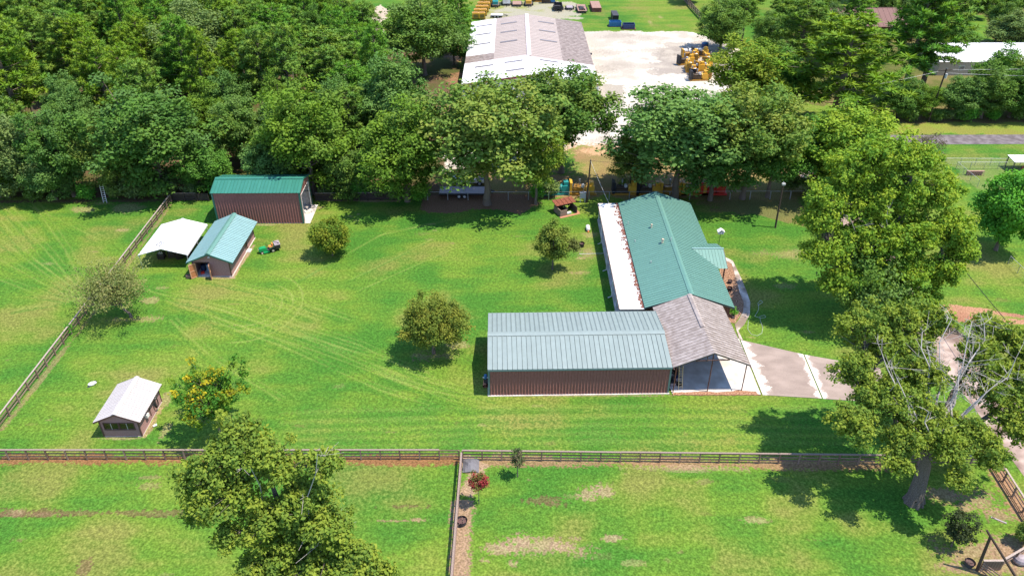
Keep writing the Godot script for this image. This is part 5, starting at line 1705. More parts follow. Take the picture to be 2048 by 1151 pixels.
func trailer(label: String, at: Vector3, turn: float, w: float, l: float, deck: Material, frame: Material, cargo: String, lm: Material, group := "") -> Node3D:
	var t := thing("trailer", label, "trailer", at, turn, group)
	var n := maxi(2, int(l / .9))
	var me := MB.new()
	me.box(-w / 2, w / 2, .62, .7, .01, l / n - .01)
	var mesh := me.mesh()
	for i in n: putm("deck_plank", mesh, deck, t).position.z = -l / 2 + l / n * i
	var mb := MB.new()
	for s in [-1.0, 1.0]: mb.box(s * w / 2 - .06 + s * .065, s * w / 2 + .06 + s * .065, .48, .72, -l / 2, l / 2)
	mb.bar(Vector3(-w / 2, .55, l / 2), Vector3(0, .5, l / 2 + 1.4), .1, .12); mb.bar(Vector3(w / 2, .55, l / 2), Vector3(0, .5, l / 2 + 1.4), .1, .12)
	mb.box(-.08, .08, .0, .5, l / 2 + 1.0, l / 2 + 1.1)
	put("frame", mb, frame, t)
	for s in [-1.0, 1.0]:
		for k in 2:
			var wm := MB.new()
			wm.tube(Vector3(s * (w / 2 + .18), .36, -.45 + k * .85), Vector3(s * (w / 2 + .4), .36, -.45 + k * .85), .36, .36, 14)
			var wh := put("wheel", wm, M.rubber, t)
			wm = MB.new(); wm.tube(Vector3(s * (w / 2 + .39), .36, -.45 + k * .85), Vector3(s * (w / 2 + .415), .36, -.45 + k * .85), .2, .2, 12); put("rim", wm, M.galv, wh)
	mb = MB.new()
	if cargo == "box": mb.box(-w / 2 + .02, w / 2 - .02, .705, 2.4, -l / 2 + .05, l / 2 - .05); put("cargo_box", mb, lm, t)
	elif cargo == "dump":
		mb.box(-w / 2, w / 2, .71, 1.5, -l / 2, -l / 2 + .08); mb.box(-w / 2, w / 2, .71, 1.5, l / 2 - .08, l / 2); mb.box(-w / 2, -w / 2 + .08, .71, 1.5, -l / 2 + .081, l / 2 - .081); mb.box(w / 2 - .08, w / 2, .71, 1.5, -l / 2 + .081, l / 2 - .081)
		put("dump_body", mb, lm, t)
	elif cargo == "tank":
		mb.box(-w / 2 + .15, w / 2 - .15, .705, 1.6, -l / 2 + .2, l / 2 - .3); put("power_unit", mb, lm, t)
		mb = MB.new(); mb.box(-w / 2 + .25, w / 2 - .25, 1.605, 1.8, -l / 2 + .3, 0); mb.tube(Vector3(.2, 1.6, .3), Vector3(.2, 2.1, .3), .07, .07); put("cover", mb, M.charcoal, t)
	elif cargo == "scrap":
		for i in 14: mb.bar(Vector3(-w * .35 + (i % 5) * w * .16, .78 + .08 * (i / 5), -l * .1), Vector3(-w * .3 + (i % 4) * w * .2, .8 + .1 * (i / 5), l * .42), .12, .1)
		put("scrap_load", mb, lm, t)
	return t
func machines() -> void:
	# row of generators behind the back fence
	var rows := [[1115, "teal"], [1165, "y"], [1250, "d"], [1298, "d"], [1345, "y"], [1388, "y"], [1425, "red"]]
	for i in rows.size():
		var p := g(rows[i][0], 387)
		match rows[i][1]:
			"teal": genset("teal generator at the end of the fence row beside the tree", p, .1, M.teal, M.teal, false, "")
			"red": genset("red generator at the end of the fence row behind the oak", p, 0, M.red, M.red, false, "")
			"y": genset(["", "all-yellow diesel generator beside the leaning pole behind the back fence", "", "", "yellow diesel generator behind the ridge end of the green roof", "yellow diesel generator next to the red one"][i], p, 0, M.yellow, M.yellow_b, false, "generators along the back fence")
			"d": genset(["", "", "yellow generator with a large black radiator, nearest the all-yellow one", "yellow generator with a black radiator half hidden by oak leaves"][i - 0], p, 0, M.yellow, M.yellow_b, true, "generators along the back fence")
	# cluster of machines at the side of the pale yard
	var k := 0
	for q in [[1372, 128, .3], [1388, 122, 1.4], [1392, 142, .2], [1385, 152, 1.3], [1408, 140, .4], [1412, 128, 1.2], [1400, 112, .2], [1425, 124, 0], [1376, 140, 1.5], [1398, 160, .1], [1415, 152, 1.4], [1380, 116, .1]]:
		genset("yellow engine unit crowded at the edge of the pale yard", g(q[0], q[1]), q[2], M.yellow, M.yellow_b, k % 3 == 0, "engine units in the yard cluster")
		k += 1
	for q in [[1371, 112], [1385, 111], [1400, 110]]:
		var t := thing("white_tank_box", "white rectangular fuel tank behind the yellow engine units", "tank", g(q[0], q[1]), 0, "white fuel tanks")
		var mb := MB.new(); mb.box(-.8, .8, .2, 1.5, -.7, .7); put("shell", mb, M.white_paint, t)
		mb = MB.new(); mb.box(-.75, -.55, 0, .2, -.6, .6); mb.box(.55, .75, 0, .2, -.6, .6); put("skid", mb, M.charcoal, t)
		mb = MB.new(); mb.tube(Vector3(.3, 1.5, 0), Vector3(.3, 1.62, 0), .15, .15); put("filler_cap", mb, M.charcoal, t)
	var bt := thing("blue_drum", "dark blue drum above the yellow engine units", "drum", g(1409, 100))
	var m0 := MB.new(); m0.tube(Vector3.ZERO, Vector3(0, 1.6, 0), .8, .8, 14); put("drum", m0, M.navy, bt)
	m0 = MB.new(); m0.ball(Vector3(0, 1.6, 0), Vector3(.8, .3, .8), 12); put("dome", m0, M.blue, bt)
	# yellow boxes stacked in two columns
	k = 0
	for i in 7:
		for j in 2:
			var p := g(951 + j * 13 + i * 3.4, 38 - i * 7)
			var t := thing("light_tower", "yellow towable engine box in the double column beside the workshop", "equipment box", p, .12, "yellow engine boxes in two columns")
			var mb := MB.new(); mb.box(-.85, .85, .35, 1.7, -.8, .8); put("housing", mb, M.yellow, t)
			mb = MB.new()
			for y in 5: mb.box(-.6, .6, .6 + y * .18, .68 + y * .18, .802, .83)
			put("louvres", mb, M.charcoal, t)
			mb = MB.new(); mb.box(-.7, .7, 1.7, 1.8, -.65, .65); put("lid", mb, M.yellow_b, t)
			mb = MB.new(); mb.tube(Vector3(-.9, .3, 0), Vector3(-.7, .3, 0), .3, .3, 10); mb.tube(Vector3(.7, .3, 0), Vector3(.9, .3, 0), .3, .3, 10); put("wheels", mb, M.rubber, t)
	trailer("small trailer with a white slab load at the workshop's far left corner", g(994, 34), 1.5, 2.0, 3.2, M.white_paint, M.charcoal, "", M.charcoal)
	trailer("teal power unit on a trailer in the far equipment row", g(991, 12), 0, 1.8, 3.6, M.plank, M.charcoal, "tank", M.teal)
	trailer("white enclosed cargo trailer in the far equipment row", g(1013, 8), 0, 2.1, 4.4, M.galv, M.charcoal, "box", M.white_paint)
	trailer("empty plank-decked trailer next to the white cargo trailer", g(1034, 10), 0, 2.4, 4.2, M.pale_plank, M.charcoal, "", M.plank)
	trailer("yellow engine on a dark trailer in the far equipment row", g(1057, 10), 0, 1.9, 3.6, M.plank, M.charcoal, "tank", M.yellow)
	trailer("black high-sided dump trailer behind the workshop ridge", g(1116, 19), 0, 2.3, 4.6, M.charcoal, M.black, "dump", M.black)
	trailer("small grey utility trailer beside the black dump trailer", g(1139, 18), 0, 1.7, 2.6, M.tub, M.charcoal, "", M.tub)
	trailer("long plank trailer carrying dark scrap metal", g(1163, 20), 0, 2.4, 7.5, M.pale_plank, M.black, "scrap", M.charcoal)
	for i in 4:
		var p := g(1191, 17)
		var t := thing("steel_deck", "rust-coloured steel deck, %s of the stack beside the mown field" % ["lowest", "second from the ground", "third from the ground", "topmost"][i], "deck", p + Vector3(0, i * .32, 0), 0, "stacked steel decks")
		for y in 4:
			for x in 2:
				var mb := MB.new(); mb.box(-1.25 + x * 1.26, -.01 + x * 1.26, .1, .18, -4 + y * 2.0, -2.02 + y * 2.0); put("plate", mb, M.pale_plank, t)
		var fr := MB.new(); fr.box(-1.3, 1.3, 0, .1, 3.9, 4.05); fr.box(-1.3, 1.3, 0, .1, -4.05, -3.9); fr.box(-1.34, -1.2, 0, .098, -3.89, 3.89); fr.box(1.2, 1.34, 0, .098, -3.89, 3.89); put("frame", fr, M.rust, t)
	for q in [[1082, 3, "y"], [1098, 6, "b"], [1070, 1, "y"]]:
		genset({"y": "yellow generator at the back of the far equipment row", "b": "blue and black generator at the back of the far row"}[q[2]], g(q[0], q[1]), 0, M.yellow if q[2] == "y" else M.blue, M.yellow_b if q[2] == "y" else M.charcoal, true, "far generators" if q[2] == "y" else "")
	for q in [[1230, 52, 2.1, "blue steel skip at the near edge of the mown field", M.blue], [1257, 57, 2.0, "low dark blue skip on a rusty base at the yard edge", M.navy]]:
		var t := thing("blue_skip", q[3], "skip", g(q[0], q[1]))
		var mb := MB.new()
		mb.box(-1.5, 1.5, .15, 1.3, .9, 1.0); mb.box(-1.5, 1.5, .15, 1.3, -1.0, -.9); mb.box(-1.5, -1.4, .15, 1.3, -.899, .899); mb.box(1.4, 1.5, .15, 1.3, -.899, .899); mb.box(-1.399, 1.399, .15, .22, -.899, .899)
		put("body", mb, q[4], t)
		mb = MB.new()
		for x in 5: mb.box(-1.3 + x * .62, -1.2 + x * .62, .2, 1.28, 1.002, 1.08)
		put("ribs", mb, q[4], t)
		mb = MB.new(); mb.box(-1.8, 1.8, 0, .15, -1.1, 1.1); put("base", mb, M.rust if q[0] > 1240 else M.charcoal, t)
	var bb := thing("black_container", "narrow black container standing behind the blue skip", "container", g(1232, 46) + Vector3(0, 0, -3.5))
	var cb := MB.new(); cb.box(-.75, .75, .1, 1.7, -2.6, 2.6); put("body", cb, M.black, bb)
	cb = MB.new(); cb.box(-.8, .8, 1.7, 1.76, -2.65, 2.65); put("lid", cb, M.charcoal, bb)
	cb = MB.new(); cb.box(-.7, .7, 0, .1, -2.5, -2.2); cb.box(-.7, .7, 0, .1, 2.2, 2.5); put("feet", cb, M.charcoal, bb)
	# under the oaks behind the fence
	trailer("grey-decked flatbed trailer in the shade of the broad oak", g(925, 388), PI / 2, 2.4, 7.0, M.tub, M.black, "", M.tub)
	pickup("white pickup truck parked under the broad oak", g(938, 366), -PI / 2)
	pickup("white pickup truck parked in front of the patched-roof workshop", g(905, 250), .2)
	pickup("white pickup truck glimpsed through the airy tree", g(1165, 225), 1.2)
	lawn_tractor()
func pickup(label: String, at: Vector3, turn: float) -> void:
	var t := thing("pickup_truck", label, "truck", at, turn, "pickups by the workshop")
	var prof := PackedVector2Array([Vector2(-2.7, .5), Vector2(-2.7, 1.0), Vector2(-1.0, 1.02), Vector2(-.75, 1.02), Vector2(.9, 1.02), Vector2(2.5, .98), Vector2(2.7, .8), Vector2(2.7, .5)])
	var body := func(p: PackedVector2Array, hw: float, top: float) -> MB:
		var mb := MB.new()
		for i in p.size():
			var a := p[i]; var b := p[(i + 1) % p.size()]
			mb.quad(Vector3(-hw * (top if a.y > 1.2 else 1.0), a.y, a.x), Vector3(hw * (top if a.y > 1.2 else 1.0), a.y, a.x), Vector3(hw * (top if b.y > 1.2 else 1.0), b.y, b.x), Vector3(-hw * (top if b.y > 1.2 else 1.0), b.y, b.x))
		var id := Geometry2D.triangulate_polygon(p)
		for s in [-1.0, 1.0]:
			for i in range(0, id.size(), 3):
				var q := []
				for e in 3: q.append(Vector3(s * hw * (top if p[id[i + e]].y > 1.2 else 1.0), p[id[i + e]].y, p[id[i + e]].x))
				mb.tri(q[0], q[1], q[2])
		return mb
	put("body", body.call(prof, .95, 1.0), M.white_paint, t)
	put("cab", body.call(PackedVector2Array([Vector2(-.9, 1.021), Vector2(-.75, 1.75), Vector2(.45, 1.75), Vector2(1.1, 1.021)]), .9, .85), M.white_paint, t)
	put("windows", body.call(PackedVector2Array([Vector2(-.93, 1.1), Vector2(-.8, 1.62), Vector2(.52, 1.62), Vector2(1.06, 1.1)]), .91, .9), mat(Color(.03, .04, .05), .08), t)
	var mb := MB.new(); mb.box(-.8, .8, 1.025, 1.03, -2.6, -1.05); put("bed", mb, M.charcoal, t)
	for s in [-1.0, 1.0]:
		for z in [-1.7, 1.75]:
			mb = MB.new(); mb.tube(Vector3(s * .75, .38, z), Vector3(s * .98, .38, z), .38, .38, 14)
			var w := put("wheel", mb, M.rubber, t)
			mb = MB.new(); mb.tube(Vector3(s * .975, .38, z), Vector3(s * .99, .38, z), .22, .22, 12); put("rim", mb, M.galv, w)
func lawn_tractor() -> void:
	var at := g(534, 503)
	var t := thing("lawn_tractor", "green riding mower with orange seat and black rear grass bins on the lawn", "lawn tractor", at, deg_to_rad(-63))
	# +z is the front
	var mb := MB.new()
	var hood := [[-.05, .42, .34], [.1, .78, .34], [.55, .80, .33], [.95, .74, .30], [1.08, .55, .26], [1.08, .34, .26]]
	for i in hood.size() - 1:
		var a: Array = hood[i]; var b: Array = hood[i + 1]
		mb.quad(Vector3(-a[2], a[1], a[0]), Vector3(a[2], a[1], a[0]), Vector3(b[2], b[1], b[0]), Vector3(-b[2], b[1], b[0]))
		for s in [-1.0, 1.0]: mb.quad(Vector3(s * a[2], .3, a[0]), Vector3(s * a[2], a[1], a[0]), Vector3(s * b[2], b[1], b[0]), Vector3(s * b[2], .3, b[0]))
	var hd := put("hood", mb, M.tractor, t)
	mb = MB.new(); mb.box(-.2, .2, .42, .62, 1.06, 1.1); put("grille", mb, M.charcoal, hd)
	for s in [-1.0, 1.0]:
		mb = MB.new(); mb.box(s * .18 - .05, s * .18 + .05, .58, .66, 1.075, 1.11); put("headlight", mb, M.cream, hd)
	mb = MB.new(); mb.box(-.3, .3, .22, .36, -.9, 1.0); mb.box(-.42, .42, .36, .41, -.45, -.02); put("chassis", mb, M.charcoal, t)
	mb = MB.new()
	for s in [-1.0, 1.0]:
		mb.box(s * .42 - .12, s * .42 + .12, .62, .68, -1.0, -.4); mb.box(s * .42 - .12, s * .42 + .12, .4, .62, -.42, -.38)
	mb.box(-.3, .3, .4, .66, -.95, -.45)
	put("fenders", mb, M.tractor, t)
	mb = MB.new(); mb.box(-.26, .26, .67, .78, -.78, -.3); mb.box(-.25, .25, .78, 1.12, -.86, -.74); put("seat", mb, M.orange, t)
	mb = MB.new(); mb.tube(Vector3(0, .75, .05), Vector3(0, .98, -.12), .025, .025, 6)
	for a in 14:
		var d0 := Vector3(cos(TAU * a / 14) * .19, 1.0 + sin(TAU * a / 14) * .09, -.13 - sin(TAU * a / 14) * .0 + sin(TAU * a / 14) * .15)
		var d1 := Vector3(cos(TAU * (a + 1) / 14) * .19, 1.0 + sin(TAU * (a + 1) / 14) * .09, -.13 + sin(TAU * (a + 1) / 14) * .15)
		mb.tube(d0, d1, .018, .018, 5, false)
	put("steering_wheel", mb, M.black, t)
	mb = MB.new(); mb.box(-.58, .58, .14, .26, -.3, .55); put("mower_deck", mb, M.tractor, t)
	for e in [[.43, .72, .2, .16], [.44, -.72, .29, .24]]:
		for s in [-1.0, 1.0]:
			mb = MB.new(); mb.tube(Vector3(s * (e[0] - e[3] / 2), e[2], e[1]), Vector3(s * (e[0] + e[3] / 2), e[2], e[1]), e[2], e[2], 16)
			var w := put("wheel", mb, M.rubber, t)
			mb = MB.new(); mb.tube(Vector3(s * (e[0] + e[3] / 2 - .02), e[2], e[1]), Vector3(s * (e[0] + e[3] / 2 + .012), e[2], e[1]), e[2] * .55, e[2] * .55, 14); put("rim", mb, M.cream, w)
	mb = MB.new(); mb.box(-.6, .6, .42, .95, -1.75, -1.05); put("grass_bin", mb, M.black, t)
	mb = MB.new(); mb.box(-.62, .62, .95, 1.05, -1.78, -1.03); mb.box(-.3, .3, 1.05, 1.12, -1.6, -1.2); put("bin_lid", mb, M.tub, t)
	mb = MB.new(); mb.bar(Vector3(-.5, 1.1, -1.1), Vector3(.5, 1.2, -1.65), .05, .05); mb.bar(Vector3(.65, .6, -.2), Vector3(.62, .9, -1.15), .16, .14); put("chute", mb, M.black, t)

# ---------------------------------------------------------------- small things
func pot(label: String, at: Vector3, r: float, h: float, m: Material, plant := true) -> void:
	var t := thing("plant_pot", label, "pot", at)
	var mb := MB.new()
	mb.tube(Vector3.ZERO, Vector3(0, h, 0), r * .75, r, 14, false); mb.tube(Vector3(0, h, 0), Vector3(0, h * .55, 0), r * .9, r * .8, 14, false); mb.tube(Vector3(0, 0, 0), Vector3(0, .01, 0), r * .74, r * .74, 14)
	put("tub", mb, m, t)
	mb = MB.new(); mb.tube(Vector3(0, h * .6, 0), Vector3(0, h * .66, 0), r * .83, r * .83, 14); put("soil", mb, M.brown_dark, t)
	if plant:
		var rng := RandomNumberGenerator.new()
		rng.seed = int(at.x * 31)
		mb = MB.new()
		for i in 9: mb.tube(Vector3(rng.randfn(0, r * .3), h * .64, rng.randfn(0, r * .3)), Vector3(rng.randfn(0, r * .6), h * 1.25, rng.randfn(0, r * .6)), .02, .008, 4, false)
		put("stems", mb, M.plank, t)
func small_things() -> void:
	var mb: MB
	pot("round black planter on bare soil beside the cross fence", g(924, 1047), .48, .5, M.charcoal)
	pot("black tub on the ground beside the gate posts", g(1938, 1130), .42, .45, M.charcoal)
	pot("round black pot on the gravel bed beside the house eave", g(1460, 566), .3, .4, M.charcoal)
	pot("square-shouldered black pot on the gravel bed next to the round pot", g(1459, 581), .32, .5, M.black, false)
	pot("green-grey pot at the brick corner of the house", g(1466, 634), .22, .3, M.tub, false)
	pot("black kettle pot beside the sparse side branch of the lawn tree", g(1163, 493), .42, .6, M.black, false)
	# aluminium ladder against the wood
	var q := thing("aluminium_ladder", "straight aluminium ladder leaning at the dark front of the wood", "ladder", g(210, 405))
	ladder(q, 2.75, .5, M.white_paint, Vector3.ZERO, -.35)
	# folded tarp under the fence corner
	q = thing("grey_tarp", "crumpled grey tarp over a hoop at the fence junction", "tarp", g(942, 932))
	mb = MB.new()
	var rng := RandomNumberGenerator.new()
	rng.seed = 3
	var gr := []
	for i in 7:
		for j in 7:
			var x := (i - 3) / 3.0
			var z := (j - 3) / 3.0
			gr.append(Vector3(x * .75, maxf(.01, .4 * (1 - x * x) * (1 - z * z * .7) + rng.randf() * .1), z * .85))
	for i in 6:
		for j in 6: mb.quad(gr[i * 7 + j], gr[i * 7 + j + 1], gr[i * 7 + j + 8], gr[i * 7 + j + 7])
	put("sheet", mb, M.tarp, q)
	mb = MB.new()
	for a in 10:
		mb.tube(Vector3(-.8, sin(PI * a / 10) * .85, cos(PI * a / 10) * .5), Vector3(-.8, sin(PI * (a + 1) / 10) * .85, cos(PI * (a + 1) / 10) * .5), .03, .03, 6, false)
	put("hoop", mb, M.charcoal, q)
	# white sack on the grass
	q = thing("white_sack", "torn white sack lying on the lawn left of the small cabin", "sack", g(184, 769), .5)
	mb = MB.new(); mb.ball(Vector3(0, .14, 0), Vector3(.42, .2, .28), 10); mb.ball(Vector3(.22, .2, .05), Vector3(.25, .18, .2), 8); put("bag", mb, M.white_paint, q)
	mb = MB.new(); mb.ball(Vector3(.34, .2, -.06), Vector3(.16, .15, .18), 8); mb.box(-.5, -.2, .0, .03, .1, .3); put("tie", mb, M.charcoal, q)
	# white tank on the lawn near the patio
	q = thing("white_tank", "small white upright cylinder on wheels on the lawn by the patio", "tank", g(1176, 460))
	mb = MB.new(); mb.tube(Vector3(0, .3, -.55), Vector3(0, .34, .35), .3, .3, 14); mb.ball(Vector3(0, .34, .35), Vector3(.3, .3, .2), 12); mb.ball(Vector3(0, .3, -.55), Vector3(.3, .3, .2), 12); put("vessel", mb, M.white_paint, q)
	mb = MB.new(); mb.box(-.28, -.2, 0, .2, -.5, .4); mb.box(.2, .28, 0, .2, -.5, .4); put("legs", mb, M.charcoal, q)
	mb = MB.new(); mb.tube(Vector3(0, .06, .75), Vector3(0, .1, .5), .12, .1, 8); put("valve", mb, M.orange, q)
	# brick and wood well house with rusted roof
	q = thing("well_house", "low wooden pump shelter with a rusty red tin roof tilted open", "shelter", g(1131, 424), .45)
	var W := 1.35
	for s in [-1.0, 1.0]:
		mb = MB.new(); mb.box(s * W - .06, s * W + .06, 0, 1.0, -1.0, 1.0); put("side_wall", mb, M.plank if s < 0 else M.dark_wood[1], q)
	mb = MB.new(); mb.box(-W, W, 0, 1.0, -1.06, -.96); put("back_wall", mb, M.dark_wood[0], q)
	mb = MB.new(); mb.box(-W + .06, -.3, 0, .95, .9, 1.0); put("front_wall", mb, M.plank, q)
	for x in [-1.2, 1.2]:
		mb = MB.new(); mb.bar(Vector3(x, 0, -.8), Vector3(x, 1.55, -.8), .1, .1); put("roof_post", mb, M.dark_wood[1], q)
	slope(q, Vector3(-1.65, 1.72, -1.3), Vector3(1.65, 1.72, -1.3), Vector3(0, -.32, 1.45), 5, [M.rust], .04)
	mb = MB.new(); mb.box(-1.6, 1.7, -.03, .06, 1.05, 1.45); mb.box(W + .1, W + .5, -.03, .06, -.9, 1.04); put("brick_edging", mb, M.terracotta, q)
	mb = MB.new(); mb.tube(Vector3(.2, 0, -.3), Vector3(.2, .8, -.3), .35, .35, 12); mb.ball(Vector3(.2, .8, -.3), Vector3(.35, .2, .35)); put("pressure_tank", mb, M.charcoal, q)
	mb = MB.new(); mb.box(-.15, .55, .05, .3, .5, .8); put("pump", mb, M.white_paint, q)
	mb = MB.new()
	for i in 14: mb.box(-.12, .12, 0, .05, -.1, .1, Transform3D(Basis(Vector3(1, .3, 0).normalized(), i * 1.3), Vector3(.1 + rng.randfn(0, .22), .98 + rng.randf() * .1, .05 + rng.randfn(0, .15))))
	put("leafy_debris", mb, mat(lin(.2, .28, .03), .8), q)
	# meter cabinet on legs
	q = thing("meter_cabinet", "pale grey electric cabinet on legs beside the leaning pole", "cabinet", g(1165, 404))
	mb = MB.new(); mb.box(-.45, .45, .75, 1.6, -.2, .2); put("cabinet", mb, M.galv, q)
	mb = MB.new(); mb.box(-.4, -.3, 0, .75, -.06, .06); mb.box(.3, .4, 0, .75, -.06, .06); put("legs", mb, M.white_paint, q)
	mb = MB.new(); mb.box(-.5, .5, 1.6, 1.66, -.26, .26); put("hood", mb, M.steel, q)
	mb = MB.new(); mb.tube(Vector3(.05, 1.66, 0), Vector3(.05, 3.1, 0), .05, .05, 8); put("conduit", mb, M.steel, q)
	# bird house on a pole
	q = thing("bird_house", "white bird house on a thin pole beside the house", "bird house", g(1436, 500))
	mb = MB.new(); mb.tube(Vector3.ZERO, Vector3(0, 2.6, 0), .035, .03, 8); put("pole", mb, M.charcoal, q)
	mb = MB.new(); mb.box(-.36, .36, 2.6, 2.95, -.28, .28); put("box", mb, M.white_paint, q)
	mb = MB.new(); mb.bar(Vector3(-.22, 3.1, -.35), Vector3(-.22, 3.1, .35), .6, .04, Vector3(-.7, 1, 0)); mb.bar(Vector3(.22, 3.1, -.35), Vector3(.22, 3.1, .35), .6, .04, Vector3(.7, 1, 0)); put("roof", mb, M.white_paint, q)
	mb = MB.new()
	for x in [-.18, .18]: mb.tube(Vector3(x, 2.78, .28), Vector3(x, 2.78, .295), .06, .06, 8)
	put("openings", mb, M.black, q)
	# garden hose on the front lawn
	q = thing("garden_hose", "thin pale garden hose looping over the front lawn", "hose", g(1500, 640))
	mb = MB.new()
	var hp := [[1497, 640], [1496, 658], [1503, 668], [1515, 671], [1524, 666], [1526, 655], [1521, 640], [1520, 632], [1530, 630], [1532, 634], [1522, 636], [1510, 632], [1516, 622], [1518, 616], [1516, 606], [1522, 600], [1526, 604], [1520, 608]]
	for i in hp.size() - 1:
		mb.tube(g(hp[i][0], hp[i][1], .03) - q.position, g(hp[i + 1][0], hp[i + 1][1], .03) - q.position, .022, .022, 6, false)
	put("line", mb, M.hose, q)
	mb = MB.new(); mb.tube(g(1519, 608, .03) - q.position, g(1517, 611, .03) - q.position, .045, .03, 6); put("nozzle", mb, M.steel, q)
	q = thing("drain_pipe", "thin pale pipe lying across the grass to the patio", "pipe", g(1160, 508))
	mb = MB.new(); mb.tube(Vector3(0, .03, 0), g(1212, 506, .03) - q.position, .03, .03, 6); put("run", mb, M.galv, q)
	mb = MB.new(); mb.tube(Vector3(-.06, .04, 0), Vector3(.05, .04, 0), .05, .05, 6); put("coupling", mb, M.galv, q)
	# mailbox-like chest by the lane
	q = thing("lane_box", "dark blue lidded box beside the lane under the pecan", "box", g(1812, 634))
	mb = MB.new(); mb.box(-.4, .4, .05, .7, -.35, .35); put("chest", mb, M.navy, q)
	mb = MB.new(); mb.box(-.43, .43, .7, .78, -.38, .38); put("lid", mb, M.black, q)
	mb = MB.new(); mb.box(-.35, -.25, 0, .05, -.3, .3); mb.box(.25, .35, 0, .05, -.3, .3); put("runners", mb, M.galv, q)
	# gate with tall slanting poles at the corner of the paddock
	q = thing("timber_gateway", "tall weathered pole frame with a slatted panel at the paddock corner", "gateway", g(1955, 1140))
	var o := q.position
	var tp := g(1982, 1072, 4.0) - o
	mb = MB.new(); mb.tube(Vector3(0, -.1, 0), tp, .13, .1, 10); put("post", mb, M.pole, q)
	var e2 := g(2046, 1172) - o
	mb = MB.new(); mb.tube(tp + (tp - e2).normalized() * .6, Vector3(e2.x, -.1, e2.z), .09, .11, 10); put("brace", mb, M.pole, q)
	var pa := g(1963, 1142) - o
	for i in 22:
		mb = MB.new(); mb.box(.15 + i * .077, .215 + i * .077, .06, 1.15 + .02 * (i % 3), -.03, .03); put("panel_slat", mb, M.fence_wood[i % 3], q)
	mb = MB.new(); mb.box(.12, 1.9, 1.18, 1.24, -.09, .09); put("panel_cap", mb, M.fence_pale, q)
	fence("paddock_fence", "pale two-rail fence running from the slatted gateway panel", g(1998, 1139), g(2090, 1085), 1.9, [.35, .7, 1.05], .13, M.fence_pale, M.fence_wood, 1.15)
	q = thing("farm_gate", "leaning open slatted gate at the foot of the tall pole frame", "gate", g(1959, 1143), -1.0)
	for i in 4:
		mb = MB.new(); mb.bar(Vector3(0, .25 + i * .27, 0), Vector3(1.7, .22 + i * .27, 0), .05, .1); put("rail", mb, M.fence_wood[i % 3], q)
	for x in [.08, 1.62]:
		mb = MB.new(); mb.bar(Vector3(x, .02, .04), Vector3(x, 1.2, .04), .09, .04); put("stile", mb, M.fence_cap, q)
	q = thing("pale_boulder", "pale rounded boulder outside the rail fence by the gateway", "boulder", g(2040, 1124))
	mb = MB.new()
	mb.ball(Vector3(0, .3, 0), Vector3(.6, .45, .5), 12)
	for i in mb.v.size(): mb.v[i] *= 1.0 + .12 * sin(mb.v[i].x * 9 + mb.v[i].z * 7) * cos(mb.v[i].y * 8)
	put("stone", mb, M.tub, q)
	q = thing("timber_offcut", "grey plank end lying on bare soil beside the lane fence", "plank", g(1998, 1040), -.6)
	mb = MB.new(); mb.box(-.6, .6, 0, .06, -.07, .07); put("board", mb, M.tub, q)
	mb = MB.new(); mb.box(-.5, -.3, .061, .1, -.06, .06); put("cleat", mb, M.plank, q)

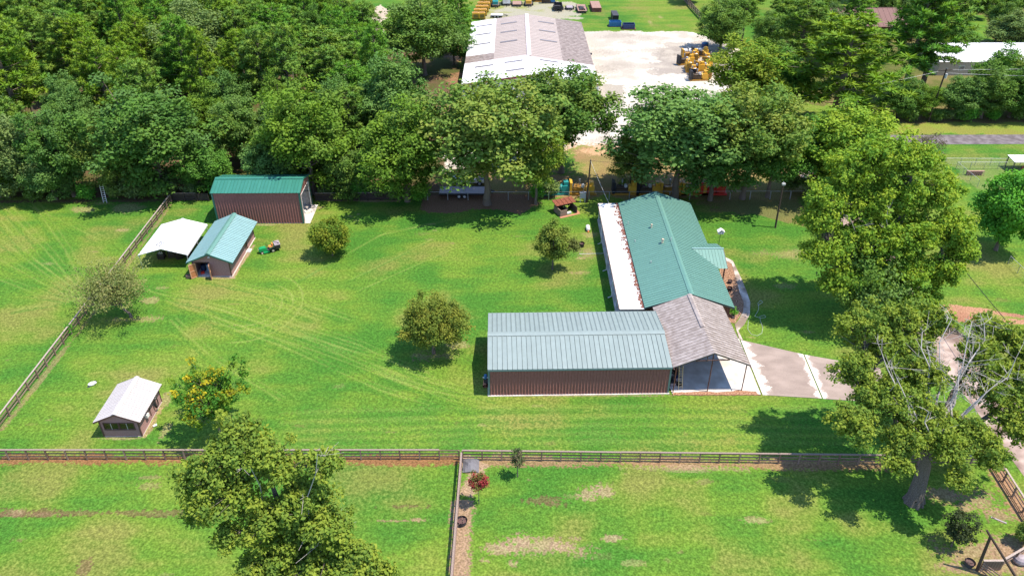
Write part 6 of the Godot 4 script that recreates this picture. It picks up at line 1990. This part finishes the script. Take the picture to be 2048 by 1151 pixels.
func pole(label: String, px: Array, h: float, lean: Vector3, r := .14) -> Node3D:
	var t := thing("utility_pole", label, "pole", g(px[0], px[1]))
	var mb := MB.new(); mb.tube(Vector3(0, -.3, 0), Vector3(0, h, 0) + lean, r, r * .7, 10); put("shaft", mb, M.pole, t)
	mb = MB.new(); mb.tube(Vector3(0, h, 0) + lean, Vector3(0, h + .1, 0) + lean, r * .8, r * .3, 10); put("cap", mb, M.steel, t)
	return t
func wire(label: String, a: Vector3, b: Vector3, sag: float, r: float, m: Material) -> void:
	var t := thing("overhead_wire", label, "wire", a)
	var mb := MB.new()
	var last := Vector3.ZERO
	for i in 16:
		var k := (i + 1) / 16.0
		var p := (b - a) * k - Vector3(0, sag * 4 * k * (1 - k), 0)
		mb.tube(last, p, r, r, 5, false)
		last = p
	put("cable", mb, m, t)
func poles_and_wires() -> void:
	var t := pole("dark utility pole behind the meter cabinet near the green roof", [1173, 405], 6.9, Vector3(.25, 0, 0))
	var a := t.position + Vector3(.25, 6.8, 0)
	t = pole("dark utility pole with a lamp in the shade right of the house", [1551, 455], 7.0, Vector3(-.1, 0, -.2))
	var mb := MB.new(); mb.box(-.35, .1, 6.7, 6.95, -.1, .25); put("lamp_head", mb, M.galv, t)
	var b := t.position + Vector3(-.1, 6.9, -.2)
	t = pole("tall leaning power pole with cross wires at the roadside hedge", [1857, 243], 10.0, Vector3(.4, 0, 0), .18)
	mb = MB.new(); mb.bar(Vector3(-.9, 9.6, 0), Vector3(1.6, 9.75, 0), .12, .12); put("cross_arm", mb, M.pole, t)
	mb = MB.new(); mb.tube(Vector3(.55, 8.3, .25), Vector3(.58, 9.1, .25), .22, .22, 10); put("transformer", mb, M.galv, t)
	var c := t.position
	pole("grey pole rising beside the sandy drive", [728, 62], 6.0, Vector3(-.2, 0, 0))
	wire("upper power line running right from the leaning power pole", c + Vector3(1.5, 9.8, 0), c + Vector3(40, 10.6, -1), .3, .02, M.galv)
	wire("second power line running right from the leaning power pole", c + Vector3(.5, 9.2, 0), c + Vector3(40, 9.0, 1), .4, .02, M.galv)
	wire("low telephone line running right along the hedge", c + Vector3(.2, 4.6, 0), c + Vector3(40, 3.9, 0), .3, .025, M.charcoal)
	wire("power line running left from the leaning power pole", c + Vector3(-.8, 9.5, 0), c + Vector3(-34, 7.0, 8), .6, .02, M.galv)
	wire("service line to the patio roof from the pole by the meter cabinet", a, Vector3(13.9, 2.6, -99.2), .1, .02, M.galv)
	wire("line slanting from the meter cabinet pole into the oaks", a, b + Vector3(-6, .5, -6), .5, .02, M.charcoal)
	wire("dark overhead line crossing above the red dirt track", g(1930, 540, 6.0), g(2075, 712, 6.5), .1, .035, M.black)
